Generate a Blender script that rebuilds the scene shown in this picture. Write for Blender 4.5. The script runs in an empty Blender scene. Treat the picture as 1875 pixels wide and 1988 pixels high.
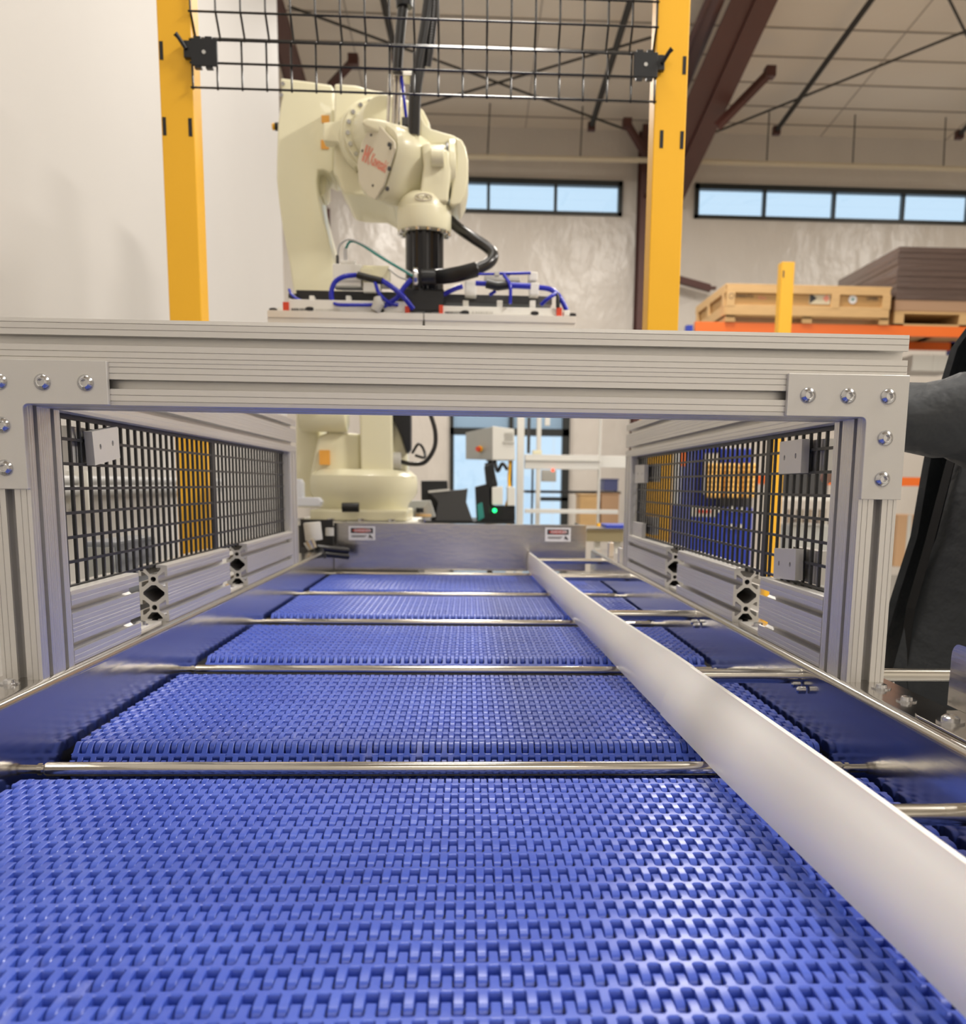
import bpy, bmesh, math, random
from mathutils import Vector, Matrix
random.seed(7)
# ------------------------------------------------------------------ camera
MM = 0.001
CF, CPX, CPY = 1899.8, 996.8, 1250.6          # focal length and principal point in 1875 x 1988 pixels
PIT, YAW, ROL = 0.16158, -0.0478, 0.01251
CAM = Vector((14.2, -930.6, 188.2))            # millimetres, z = 0 is the top of the conveyor side rails
def _axes():
    cy, sy, cp, sp = math.cos(YAW), math.sin(YAW), math.cos(PIT), math.sin(PIT)
    F = Vector((-sy*cp, cy*cp, -sp)); R = Vector((cy, sy, 0)); U = R.cross(F)
    cr, sr = math.cos(ROL), math.sin(ROL)
    return cr*R + sr*U, -sr*R + cr*U, F
AR, AU, AF = _axes()
def P(x, y, ax, v):
    """point of the real plane ax = v (mm) that the photograph shows at x, y"""
    d = AF*CF + AR*(x-CPX) - AU*(y-CPY)
    i = 'XYZ'.index(ax); t = (v-CAM[i])/d[i]
    return CAM + d*t
def PY(x, y, Y): return P(x, y, 'Y', Y)
sc = bpy.context.scene
cam_d = bpy.data.cameras.new('camera'); cam = bpy.data.objects.new('camera', cam_d)
sc.collection.objects.link(cam); sc.camera = cam
cam_d.sensor_fit = 'HORIZONTAL'; cam_d.sensor_width = 36; cam_d.lens = CF/1875*36
cam_d.shift_x = (937.5-CPX)/1875; cam_d.shift_y = (CPY-994)/1875
cam_d.clip_start = 0.02; cam_d.clip_end = 200
cam.matrix_world = Matrix(((AR.x, AU.x, -AF.x, CAM.x*MM), (AR.y, AU.y, -AF.y, CAM.y*MM), (AR.z, AU.z, -AF.z, CAM.z*MM), (0, 0, 0, 1)))
cam_d.dof.use_dof = True; cam_d.dof.focus_distance = 0.93; cam_d.dof.aperture_fstop = 10.5
# ------------------------------------------------------------------ world, lights, exposure
wd = bpy.data.worlds.new('sky'); sc.world = wd; wd.use_nodes = True
bg = wd.node_tree.nodes["Background"]; bg.inputs[0].default_value = (0.58, 0.80, 1.0, 1); bg.inputs[1].default_value = 1.08
vs = sc.view_settings; vs.view_transform = 'Standard'; vs.look = 'None'; vs.exposure = 0.0; vs.gamma = 1; vs.use_curve_mapping = False
def area(x, y, z, sx, sy, power, col=(1, 0.945, 0.87), aim=None):
    l = bpy.data.lights.new('ceiling_light', 'AREA'); l.shape = 'RECTANGLE'; l.size = sx; l.size_y = sy; l.energy = power; l.color = col
    o = bpy.data.objects.new('ceiling_light', l); o.location = (x, y, z); sc.collection.objects.link(o)
    if aim: o.rotation_euler = (Vector(aim)-Vector((x, y, z))).to_track_quat('-Z', 'Y').to_euler()
    return o
area(2.7, 0.2, 3.1, 0.35, 1.0, 185)
area(0.3, -3.2, 3.8, 2.4, 0.5, 50)  # added to light the back wall that the crossbar reflects
area(0.0, 0.6, 3.8, 0.5, 1.0, 22)
area(0.1, 3.4, 3.9, 0.6, 1.4, 85)
area(-0.5, 1.0, 4.0, 0.5, 1.4, 16)
area(4.8, 3.4, 3.9, 0.6, 1.4, 140)
area(4.6, -1.5, 4.0, 0.6, 1.4, 75)
area(2.0, 7.5, 4.1, 0.6, 1.4, 180)
area(6.5, 8.0, 4.1, 0.6, 1.4, 170)
area(-1.0, 9.0, 4.1, 0.6, 1.4, 150)
# ------------------------------------------------------------------ materials
def mat(name, col, rough=0.5, metal=0.0, spec=0.5, noise=0.0, nscale=8.0, bump=0.0, bscale=40.0, stretch=None, coat=0.0, alpha=1, trans=0, emit=None, emits=0, rvar=0.0, sss=0.0, bdist=0.01):
    m = bpy.data.materials.new(name); m.use_nodes = True; nt = m.node_tree; b = nt.nodes['Principled BSDF']
    b.inputs['Base Color'].default_value = (*col, 1); b.inputs['Roughness'].default_value = rough; b.inputs['Metallic'].default_value = metal
    b.inputs['Specular IOR Level'].default_value = spec; b.inputs['Coat Weight'].default_value = coat
    if sss: b.inputs['Subsurface Weight'].default_value = sss; b.inputs['Subsurface Scale'].default_value = 0.01
    if trans: b.inputs['Transmission Weight'].default_value = trans
    if emit: b.inputs['Emission Color'].default_value = (*emit, 1); b.inputs['Emission Strength'].default_value = emits
    if noise or bump or rvar:
        tc = nt.nodes.new('ShaderNodeTexCoord'); mp = nt.nodes.new('ShaderNodeMapping'); nt.links.new(tc.outputs['Object'], mp.inputs['Vector'])
        if stretch: mp.inputs['Scale'].default_value = stretch
    if noise:
        n = nt.nodes.new('ShaderNodeTexNoise'); n.inputs['Scale'].default_value = nscale; n.inputs['Detail'].default_value = 6; nt.links.new(mp.outputs[0], n.inputs['Vector'])
        r = nt.nodes.new('ShaderNodeMapRange'); r.inputs['To Min'].default_value = 1-noise; r.inputs['To Max'].default_value = 1+noise; nt.links.new(n.outputs['Fac'], r.inputs['Value'])
        mx = nt.nodes.new('ShaderNodeVectorMath'); mx.operation = 'SCALE'; mx.inputs[0].default_value = col; nt.links.new(r.outputs[0], mx.inputs['Scale']); nt.links.new(mx.outputs[0], b.inputs['Base Color'])
    if rvar:
        n3 = nt.nodes.new('ShaderNodeTexNoise'); n3.inputs['Scale'].default_value = nscale; n3.inputs['Detail'].default_value = 5; nt.links.new(mp.outputs[0], n3.inputs['Vector'])
        r3 = nt.nodes.new('ShaderNodeMapRange'); r3.inputs['To Min'].default_value = rough-rvar; r3.inputs['To Max'].default_value = rough+rvar; nt.links.new(n3.outputs['Fac'], r3.inputs['Value']); nt.links.new(r3.outputs[0], b.inputs['Roughness'])
    if bump:
        n2 = nt.nodes.new('ShaderNodeTexNoise'); n2.inputs['Scale'].default_value = bscale; n2.inputs['Detail'].default_value = 5; nt.links.new(mp.outputs[0], n2.inputs['Vector'])
        bp = nt.nodes.new('ShaderNodeBump'); bp.inputs['Strength'].default_value = bump; bp.inputs['Distance'].default_value = bdist; nt.links.new(n2.outputs['Fac'], bp.inputs['Height']); nt.links.new(bp.outputs[0], b.inputs['Normal'])
    return m
ALU = mat('anodised_aluminium', (0.73, 0.715, 0.69), 0.42, 0.92)
PLATE = mat('bead_blasted_plate', (0.68, 0.665, 0.635), 0.5, 0.75, noise=0.03, nscale=30, bump=0.02, bscale=900)
STEEL = mat('stainless_sheet', (0.52, 0.50, 0.475), 0.17, 1.0, noise=0.06, nscale=12, stretch=(1, 0.15, 3), rvar=0.05, bump=0.02, bscale=30)
ROD = mat('polished_steel_rod', (0.62, 0.59, 0.53), 0.2, 1.0, noise=0.08, nscale=50)
CHROME = mat('zinc_plated_screw', (0.62, 0.62, 0.63), 0.2, 1.0)
WHITEPL = mat('white_hdpe', (0.84, 0.82, 0.80), 0.32, 0.0, spec=0.45, noise=0.02, nscale=6, sss=0.12)
BLACKPL = mat('black_plastic', (0.006, 0.007, 0.009), 0.4, 0.0, noise=0.1)
BLACKWIRE = mat('black_coated_wire', (0.008, 0.007, 0.007), 0.22, 0.0, spec=0.7)
YEL = mat('yellow_powder_coat', (0.88, 0.47, 0.03), 0.42, 0.0, spec=0.3, noise=0.04, nscale=5, bump=0.03, bscale=300)
CREAM = mat('cream_robot_paint', (0.77, 0.735, 0.53), 0.33, 0.0, noise=0.03, nscale=3, coat=0.2)
CREAM2 = mat('cream_cover_paint', (0.66, 0.61, 0.47), 0.4, 0.0, noise=0.02, nscale=3)
WALLM = mat('white_wall_paint', (0.55, 0.53, 0.505), 0.7, 0.0, noise=0.035, nscale=1.3, bump=0.05, bscale=6)
FLOORM = mat('sealed_concrete', (0.30, 0.29, 0.27), 0.35, 0.0, noise=0.15, nscale=2)
CEILM = mat('white_vinyl_insulation', (0.78, 0.70, 0.60), 0.5, 0.0, noise=0.05, nscale=1.2, bump=0.5, bscale=1.3, bdist=0.05)
VINYL = mat('wrinkled_wall_vinyl', (0.64, 0.59, 0.53), 0.3, 0.0, noise=0.07, nscale=1.6, bump=0.55, bscale=1.9, bdist=0.07, stretch=(1.4, 1, .8))
BACKM = mat('pale_shop_wall', (0.72, 0.69, 0.64), 0.8, 0.0, noise=0.04, nscale=0.8)  # unseen back wall, kept pale to give the crossbar a bright reflection
RED = mat('red_oxide_steel', (0.085, 0.028, 0.022), 0.5, 0.0, noise=0.12, nscale=3)
DARKF = mat('black_window_frame', (0.012, 0.015, 0.014), 0.4)
def glass_mat():
    m = bpy.data.materials.new('clear_pane'); m.use_nodes = True; nt = m.node_tree; nt.nodes.remove(nt.nodes['Principled BSDF'])
    t = nt.nodes.new('ShaderNodeBsdfTransparent'); g = nt.nodes.new('ShaderNodeBsdfGlossy'); g.inputs['Roughness'].default_value = 0.02
    x = nt.nodes.new('ShaderNodeMixShader'); x.inputs[0].default_value = 0.06; nt.links.new(t.outputs[0], x.inputs[1]); nt.links.new(g.outputs[0], x.inputs[2]); nt.links.new(x.outputs[0], nt.nodes['Material Output'].inputs[0])
    return m
GLASS = glass_mat()
PIPEM = mat('cream_pipe', (0.62, 0.54, 0.40), 0.5)
PURL = mat('dark_steel', (0.03, 0.026, 0.022), 0.6)
WOOD = mat('pine_boards', (0.55, 0.35, 0.155), 0.6, noise=0.15, nscale=6, stretch=(1, 6, 6))
PLY = mat('plywood_infill', (0.46, 0.27, 0.10), 0.65, noise=0.12, nscale=5, stretch=(1, 6, 6))
ORANGE = mat('orange_rack_paint', (0.78, 0.15, 0.015), 0.4)
CARD = mat('brown_cardboard', (0.085, 0.055, 0.045), 0.55, noise=0.2, nscale=2, stretch=(1, 1, 14))
WRAP = mat('wrapped_cardboard', (0.10, 0.066, 0.055), 0.22, noise=0.25, nscale=2.5, stretch=(1, 1, 10), bump=0.6, bscale=5, coat=0.7)
BLUET = mat('blue_air_tube', (0.006, 0.014, 0.42), 0.25, 0.0, spec=0.6)
HOSE = mat('black_hose', (0.012, 0.012, 0.013), 0.28, spec=0.6)
REDP = mat('red_plastic', (0.62, 0.055, 0.02), 0.4)
GREYP = mat('light_grey_plastic', (0.52, 0.51, 0.47), 0.5)
WHITEM = mat('white_painted_metal', (0.74, 0.73, 0.68), 0.45)
LABELW = mat('white_label', (0.72, 0.72, 0.74), 0.5)
TXTRED = mat('red_print', (0.72, 0.26, 0.18), 0.5)
TXTRED2 = mat('danger_red_print', (0.45, 0.06, 0.04), 0.5)
TXTBLK = mat('black_print', (0.03, 0.03, 0.035), 0.6)
ORL = mat('orange_sticker', (0.80, 0.38, 0.06), 0.5)
TEAL = mat('teal_cable', (0.03, 0.25, 0.22), 0.4)
GREYC = mat('grey_cable', (0.5, 0.5, 0.5), 0.4)
JACKET = mat('charcoal_jacket_cloth', (0.036, 0.041, 0.048), 0.5, noise=0.15, nscale=9, bump=0.7, bscale=7, bdist=0.03)
BLACKC = mat('black_cloth', (0.006, 0.006, 0.007), 0.8)
SKIN = mat('skin', (0.55, 0.33, 0.24), 0.5, noise=0.03, sss=0.1)
HAIRM = mat('brown_hair', (0.04, 0.02, 0.012), 0.6, bump=0.6, bscale=90)
EYE = mat('eye_white', (0.8, 0.8, 0.8), 0.2)
JEANS = mat('dark_trousers', (0.02, 0.025, 0.04), 0.8, noise=0.1)
BLUEM = mat('blue_machine_paint', (0.012, 0.035, 0.36), 0.4, noise=0.1, nscale=4)
YELB = mat('yellow_bellows', (0.78, 0.45, 0.10), 0.5)
BLUEG = mat('sky_reflection_glass', (0.30, 0.45, 0.62), 0.12)  # sky reflection painted in as an opaque blue base colour
CABG = mat('grey_cabinet_paint', (0.42, 0.43, 0.41), 0.45)
DARKG = mat('dark_grey_metal', (0.06, 0.06, 0.062), 0.45, 0.3)
LEDG = mat('green_indicator', (0.0, 0.4, 0.1), 0.3, emit=(0.02, 1, 0.25), emits=2.5)
LEDR = mat('red_indicator', (0.5, 0.02, 0.02), 0.3, emit=(1, 0.12, 0.05), emits=1.5)
# modular belt: blue plastic with scuffed tops
def belt_mat():
    m = bpy.data.materials.new('blue_belt_plastic'); m.use_nodes = True; nt = m.node_tree; b = nt.nodes['Principled BSDF']
    b.inputs['Roughness'].default_value = 0.30; b.inputs['Specular IOR Level'].default_value = 0.5
    geo = nt.nodes.new('ShaderNodeNewGeometry')
    n = nt.nodes.new('ShaderNodeTexNoise'); n.inputs['Scale'].default_value = 14; n.inputs['Detail'].default_value = 8; nt.links.new(geo.outputs['Position'], n.inputs['Vector'])
    cr = nt.nodes.new('ShaderNodeValToRGB'); e = cr.color_ramp.elements
    e[0].position = 0.3; e[0].color = (0.040, 0.080, 0.44, 1); e[1].position = 0.75; e[1].color = (0.060, 0.112, 0.52, 1)
    nt.links.new(n.outputs['Fac'], cr.inputs[0])
    mp = nt.nodes.new('ShaderNodeMapping'); mp.inputs['Scale'].default_value = (160, 25, 25); nt.links.new(geo.outputs['Position'], mp.inputs[0])
    n2 = nt.nodes.new('ShaderNodeTexNoise'); n2.inputs['Scale'].default_value = 1; n2.inputs['Detail'].default_value = 4; nt.links.new(mp.outputs[0], n2.inputs['Vector'])
    n3 = nt.nodes.new('ShaderNodeTexNoise'); n3.inputs['Scale'].default_value = 5; nt.links.new(geo.outputs['Position'], n3.inputs['Vector'])
    mu = nt.nodes.new('ShaderNodeMath'); mu.operation = 'MULTIPLY'; nt.links.new(n2.outputs['Fac'], mu.inputs[0]); nt.links.new(n3.outputs['Fac'], mu.inputs[1])
    c2 = nt.nodes.new('ShaderNodeValToRGB'); c2.color_ramp.elements[0].position = 0.36; c2.color_ramp.elements[1].position = 0.50; c2.color_ramp.elements[1].color = (0.4, 0.4, 0.4, 1); nt.links.new(mu.outputs[0], c2.inputs[0])
    mx = nt.nodes.new('ShaderNodeMix'); mx.data_type = 'RGBA'; mx.inputs['B'].default_value = (0.30, 0.33, 0.62, 1)
    nt.links.new(c2.outputs[0], mx.inputs['Factor']); nt.links.new(cr.outputs[0], mx.inputs['A']); nt.links.new(mx.outputs['Result'], b.inputs['Base Color'])
    return m
BELT = belt_mat()
# ------------------------------------------------------------------ mesh helpers (all coordinates in mm)
class MB:
    def __init__(s): s.v = []; s.f = []
    def add(s, vs, fs):
        n = len(s.v); s.v += [tuple(v) for v in vs]; s.f += [tuple(i+n for i in f) for f in fs]; return s
    def box(s, a, b):
        x0, y0, z0 = a; x1, y1, z1 = b
        return s.add([(x0, y0, z0), (x1, y0, z0), (x1, y1, z0), (x0, y1, z0), (x0, y0, z1), (x1, y0, z1), (x1, y1, z1), (x0, y1, z1)],
                     [(0, 3, 2, 1), (4, 5, 6, 7), (0, 1, 5, 4), (1, 2, 6, 5), (2, 3, 7, 6), (3, 0, 4, 7)])
    def obox(s, c, ax, ay, az):
        c, ax, ay, az = map(Vector, (c, ax, ay, az))
        vs = [c+i*ax+j*ay+k*az for k in (-1, 1) for (i, j) in ((-1, -1), (1, -1), (1, 1), (-1, 1))]
        return s.add(vs, [(0, 3, 2, 1), (4, 5, 6, 7), (0, 1, 5, 4), (1, 2, 6, 5), (2, 3, 7, 6), (3, 0, 4, 7)])
    def tube(s, pts, r, n=12, cap=True):
        pts = [Vector(p) for p in pts]; rs = r if isinstance(r, (list, tuple)) else [r]*len(pts)
        rings = []; up = None
        for i, p in enumerate(pts):
            t = (pts[min(i+1, len(pts)-1)]-pts[max(i-1, 0)]).normalized()
            if up is None: up = t.orthogonal().normalized()
            u = (up-t*up.dot(t)); u = u.normalized() if u.length > 1e-6 else t.orthogonal().normalized(); up = u; w = t.cross(u)
            rings.append([p+(u*math.cos(2*math.pi*k/n)+w*math.sin(2*math.pi*k/n))*rs[i] for k in range(n)])
        vs = [q for r_ in rings for q in r_]; fs = []
        for i in range(len(pts)-1):
            for k in range(n):
                a = i*n+k; b = i*n+(k+1) % n; fs.append((a, b, b+n, a+n))
        if cap: fs.append(tuple(range(n-1, -1, -1))); fs.append(tuple((len(pts)-1)*n+k for k in range(n)))
        return s.add(vs, fs)
    def loft(s, rings, cap=True, closed=True):
        n = len(rings[0]); vs = [q for r_ in rings for q in r_]; fs = []
        for i in range(len(rings)-1):
            for k in range(n if closed else n-1):
                a = i*n+k; b = i*n+(k+1) % n; fs.append((a, b, b+n, a+n))
        if cap: fs.append(tuple(range(n-1, -1, -1))); fs.append(tuple((len(rings)-1)*n+k for k in range(n)))
        return s.add(vs, fs)
    def prism(s, poly, vec, ):
        """extrude a closed 3-D polygon along vec"""
        poly = [Vector(p) for p in poly]; vec = Vector(vec); n = len(poly)
        vs = poly+[p+vec for p in poly]
        fs = [tuple(range(n-1, -1, -1)), tuple(range(n, 2*n))]+[(i, (i+1) % n, (i+1) % n+n, i+n) for i in range(n)]
        return s.add(vs, fs)
    def disc(s, c, axis, r, h, n=20, r2=None):
        c = Vector(c); a = Vector(axis).normalized()
        return s.tube([c, c+a*h], [r, r if r2 is None else r2], n)
    def mesh(s, name, m, smooth=None, bevel=0, bseg=2):
        me = bpy.data.meshes.new(name); me.from_pydata([(x*MM, y*MM, z*MM) for x, y, z in s.v], [], s.f)
        bm = bmesh.new(); bm.from_mesh(me)
        if bevel:
            bmesh.ops.recalc_face_normals(bm, faces=bm.faces)
            es = [e for e in bm.edges if len(e.link_faces) == 2 and e.calc_face_angle(0) > 0.6]
            try: bmesh.ops.bevel(bm, geom=es, offset=bevel*MM, segments=bseg, affect='EDGES', profile=0.6, clamp_overlap=True)
            except Exception: pass
        bmesh.ops.recalc_face_normals(bm, faces=bm.faces)
        bm.to_mesh(me); bm.free()
        me.materials.append(m)
        if smooth is not None:
            for p in me.polygons: p.use_smooth = True
            me.set_sharp_from_angle(angle=math.radians(smooth))
        return me
COL = sc.collection
def link(name, me, parent=None, loc=None):
    o = bpy.data.objects.new(name, me); COL.objects.link(o)
    if parent: o.parent = parent
    if loc: o.location = Vector(loc)*MM
    return o
def obj(name, mb, m, parent=None, smooth=None, bevel=0, bseg=2, loc=None, label=None):
    o = link(name, mb.mesh(name, m, smooth, bevel, bseg), parent, loc)
    if label: o['label'] = label
    return o
def tag(o, label=None, cat=None, group=None, kind=None):
    if label: o['label'] = label
    if cat: o['category'] = cat
    if group: o['group'] = group
    if kind: o['kind'] = kind
    return o
def thing(name, label, cat, loc=(0, 0, 0), group=None):
    o = bpy.data.objects.new(name, None); COL.objects.link(o); o.location = Vector(loc)*MM; o.empty_display_size = 0.05
    return tag(o, label, cat, group)
def onto(parent, *objs):
    """parent built-in-place meshes to a thing whose Empty stands elsewhere"""
    for o in objs:
        o.parent = parent; o.matrix_parent_inverse = Matrix.Translation(-parent.location)
class T:
    """a thing whose parts are modelled in world millimetres"""
    def __init__(s, name, label, cat, loc=(0, 0, 0), group=None): s.e = thing(name, label, cat, loc, group)
    def part(s, name, mb, m, smooth=None, bevel=0, bseg=2, label=None, parent=None):
        o = link(name, mb.mesh(name, m, smooth, bevel, bseg)); o.parent = parent or s.e
        if not parent: o.location = -s.e.location
        if label: o['label'] = label
        return o
    def share(s, name, me, loc=(0, 0, 0), rot=None, parent=None):
        o = link(name, me); o.parent = parent or s.e
        l = Vector(loc)*MM
        o.location = l-(s.e.location if not parent else Vector((0, 0, 0)))
        if rot: o.rotation_euler = rot
        return o
def text_mesh(name, txt, size, m, origin, U, V, extr=0.3, ital=0, sx=1.0, fat=0):
    """flat lettering as a mesh: origin = lower left corner, U along the line, V up the letters (mm)"""
    c = bpy.data.curves.new(name, 'FONT'); c.body = txt; c.size = size*MM*1.38; c.extrude = extr*MM; c.resolution_u = 3; c.shear = ital; c.offset = fat*MM
    o = bpy.data.objects.new('tmp', c); COL.objects.link(o); bpy.context.view_layer.update()
    me = bpy.data.meshes.new_from_object(o.evaluated_get(bpy.context.evaluated_depsgraph_get())); bpy.data.objects.remove(o); me.name = name
    U = Vector(U).normalized(); V = Vector(V).normalized(); N = U.cross(V); O = Vector(origin)*MM
    for v in me.vertices: v.co = O+U*v.co.x*sx+V*v.co.y+N*v.co.z
    me.materials.clear(); me.materials.append(m)
    return me
# ---- T-slot extrusion ---------------------------------------------------
CU = 38.1
def tslot(nx, ny):
    """outline and holes of an nx x ny cell T-slot bar, lower left corner at the origin"""
    def side(n):
        r = []
        for i in range(n):
            c = CU*i+CU/2
            h = [(-15.4, 0), (-15.0, .7), (-14.6, 0), (-10.0, 0), (-9.6, .7), (-9.2, 0), (-4.2, 0), (-4.2, 3.4), (-10.0, 3.4), (-10.0, 5.6), (-4.0, 12.6)]
            r += [(c+a, d) for a, d in h]+[(c-a, d) for a, d in reversed(h)]
            if i < n-1: r += [(CU*(i+1)-.4, 0), (CU*(i+1), .6), (CU*(i+1)+.4, 0)]
        return r
    W, H = nx*CU, ny*CU; k = 1.4; out = [(k*.3, k*.3)]
    out += [(a, d) for a, d in side(nx)]+[(W-k*.3, k*.3)]
    out += [(W-d, a) for a, d in side(ny)]+[(W-k*.3, H-k*.3)]
    out += [(W-a, H-d) for a, d in side(nx)]+[(k*.3, H-k*.3)]
    out += [(d, H-a) for a, d in side(ny)]
    holes = []
    for i in range(nx):
        for j in range(ny):
            cx, cy = CU*(i+.5), CU*(j+.5)
            holes.append([(cx+3.6*math.cos(t*math.pi/6), cy+3.6*math.sin(t*math.pi/6)) for t in range(12)])
    dia = [(0, -11.5), (3, -11), (14.0, -1.6), (14.0, 1.6), (3, 11), (0, 11.5)]
    dia = dia+[(-a, -b) for a, b in dia]
    dia = [dia[0], dia[1], dia[2], dia[3], dia[4], dia[5], dia[10], dia[9], dia[8], dia[7]]
    dia = [(0, -11.5), (3, -11), (14, -1.8), (14, 1.8), (3, 11), (-3, 11), (-14, 1.8), (-14, -1.8), (-3, -11)]
    if nx == 1:
        for j in range(1, ny): holes.append([(CU/2+a, CU*j+b) for a, b in dia])
    elif ny == 1:
        for i in range(1, nx): holes.append([(CU*i+b, CU/2+a) for a, b in dia])
    else:
        holes.append([(CU+12*math.cos(t*math.pi/8), CU+12*math.sin(t*math.pi/8)) for t in range(16)])
    return out, holes
def extrusion(nx, ny, O, U, V, W, L):
    """mesh of a T-slot bar starting at O with its section in U, V and running L mm along W"""
    out, holes = tslot(nx, ny); bm = bmesh.new(); O, U, V, W = map(Vector, (O, U, V, W)); edges = []
    for loop in [out]+holes:
        vs = [bm.verts.new((O+U*a+V*b)*MM) for a, b in loop]
        edges += [bm.edges.new((vs[i], vs[(i+1) % len(vs)])) for i in range(len(vs))]
    r = bmesh.ops.triangle_fill(bm, use_beauty=True, edges=edges)
    faces = [g for g in r['geom'] if isinstance(g, bmesh.types.BMFace)]
    ex = bmesh.ops.extrude_face_region(bm, geom=faces)
    bmesh.ops.translate(bm, verts=[g for g in ex['geom'] if isinstance(g, bmesh.types.BMVert)], vec=W*L*MM)
    # the starting cap survives the extrusion: keep it and repair normals
    bmesh.ops.recalc_face_normals(bm, faces=bm.faces)
    me = bpy.data.meshes.new('bar'); bm.to_mesh(me); bm.free(); me.materials.append(ALU)
    return me
def screw_mesh(r=7.2, n=20):
    """button head cap screw with washer rim and hex socket, axis -Y, seat at y = 0"""
    b = MB(); prof = [(r*1.0, 0), (r*1.0, 1.0), (r*.96, 1.5), (r*.80, 3.2), (r*.58, 4.4), (r*.52, 4.7), (r*.46, 4.5)]
    rings = [[(q*math.cos(2*math.pi*k/n), -d, q*math.sin(2*math.pi*k/n)) for k in range(n)] for q, d in prof]
    hexr = r*.42
    def hx(k):
        a = 2*math.pi*k/n; s_ = math.pi/3; return hexr/math.cos((a % s_)-s_/2)*.9
    rings.append([(hx(k)*math.cos(2*math.pi*k/n), -4.5, hx(k)*math.sin(2*math.pi*k/n)) for k in range(n)])
    rings.append([(hx(k)*math.cos(2*math.pi*k/n), -1.2, hx(k)*math.sin(2*math.pi*k/n)) for k in range(n)])
    b.loft(rings); return b.mesh('bolt', CHROME, smooth=50)
def catmull(pts, n=8):
    pts = [Vector(p) for p in pts]; q = [2*pts[0]-pts[1]]+pts+[2*pts[-1]-pts[-2]]; out = []
    for i in range(1, len(q)-2):
        a, b, c, d = q[i-1:i+3]
        for k in range(n):
            t = k/n; out.append(0.5*((2*b)+(c-a)*t+(2*a-5*b+4*c-d)*t*t+(-a+3*b-3*c+d)*t**3))
    out.append(pts[-1]); return out
# ================================================================== SETTING
FZ = -950.0                                     # shop floor
EY, EZ, SL = 12000.0, 4540.0, 0.083             # far wall, eave height, roof slope
def ceil_z(y): return EZ+SL*(EY-y)
XL, XR, YB = -1300.0, 9500.0, -4200.0
tag(obj('floor', MB().box((-4200, YB, FZ-100), (XR, EY+200, FZ)), FLOORM), kind='structure')
tag(obj('ceiling', MB().prism([(-4200, YB, ceil_z(YB)), (XR, YB, ceil_z(YB)), (XR, EY+200, ceil_z(EY+200)), (-4200, EY+200, ceil_z(EY+200))], (0, 0, 120)), CEILM), kind='structure')
tag(obj('wall_left', MB().box((XL-120, YB, FZ), (XL, 6400, 4900)), WALLM), kind='structure')
tag(obj('wall_side_left', MB().box((-4320, YB, FZ), (-4200, EY+200, 6100)), VINYL), kind='structure')
tag(obj('wall_right', MB().box((XR, YB, FZ), (XR+120, EY+200, 6100)), VINYL), kind='structure')
tag(obj('wall_back', MB().box((-4200, YB-120, FZ), (XR, YB, 6100)), BACKM), kind='structure')
# far wall with two clerestory strips and a glazed entrance left open
wx = [PY(685, 380, EY).x, PY(1208, 380, EY).x, PY(1348, 380, EY).x, PY(1885, 400, EY).x]
wz1, wz0 = PY(946, 346, EY).z, PY(946, 414, EY).z
wz1r, wz0r = PY(1600, 360, EY).z, PY(1600, 426, EY).z
dx0, dx1, dz1 = PY(873, 900, EY).x, PY(1103, 900, EY).x, PY(900, 700, EY).z
xs = [-4200, dx0, dx1, XR]
fw = MB()
fw.box((-4200, EY, FZ), (dx0, EY+150, dz1)); fw.box((dx1, EY, FZ), (XR, EY+150, dz1))
fw.box((-4200, EY, dz1), (XR, EY+150, wz0)); fw.box((-4200, EY, wz1), (XR, EY+150, EZ+30))
fw.box((-4200, EY, wz0), (wx[0], EY+150, wz1)); fw.box((wx[1], EY, wz0), (wx[2], EY+150, wz1)); fw.box((wx[3], EY, wz0), (XR, EY+150, wz1))
tag(obj('wall_far', fw, VINYL), kind='structure')
def strip_window(idx, x0, x1, z0, z1, npan, label):
    w = T('window_%d' % idx, label, None, ((x0+x1)/2, EY, z0)); w.e['kind'] = 'structure'
    t = 55; f = MB()
    for a, b in (((x0, EY-40, z1-t-10), (x1, EY+60, z1)), ((x0, EY-40, z0), (x1, EY+60, z0+t-15)), ((x0, EY-40, z0), (x0+t, EY+60, z1)), ((x1-t, EY-40, z0), (x1, EY+60, z1))): f.box(a, b)
    w.part('window_frame', f, DARKF)
    pw = (x1-x0)/npan
    for i in range(1, npan): w.part('mullion', MB().box((x0+pw*i-18, EY-35, z0), (x0+pw*i+18, EY+50, z1)), DARKF)
    for i in range(npan): w.part('pane', MB().box((x0+pw*i+16, EY+8, z0+35), (x0+pw*(i+1)-16, EY+14, z1-60)), GLASS)
strip_window(1, wx[0], wx[1], wz0, wz1, 4, 'black framed clerestory strip of four panes behind the robot')
strip_window(2, wx[2], wx[3], wz0, wz1, 4, 'black framed clerestory strip of four panes right of the yellow post')
# glazed entrance: frame members and panes
de = T('door_1', 'glazed entrance in the far wall behind the machines', None, ((dx0+dx1)/2, EY, FZ)); de.e['kind'] = 'structure'
for i, (xa, xb) in enumerate(((873, 881), (987, 995), (1090, 1104))):
    de.part('mullion', MB().box((PY(xa, 900, EY).x, EY-60, FZ), (PY(xb, 900, EY).x, EY+80, dz1)), DARKF)
tz = PY(985, 838, EY).z
de.part('transom', MB().box((dx0, EY-60, tz-50), (dx1, EY+80, tz+40)), DARKF)
de.part('transom', MB().box((PY(1050, 900, EY).x, EY-60, PY(1070, 968, EY).z-30), (dx1, EY+80, PY(1070, 968, EY).z+20)), DARKF)
de.part('pane', MB().box((dx0+60, EY+10, tz+40), (dx1-60, EY+16, dz1)), BLUEG)
de.part('pane', MB().box((dx0+60, EY+10, FZ+60), (dx1-60, EY+16, tz-50)), GLASS)
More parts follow.
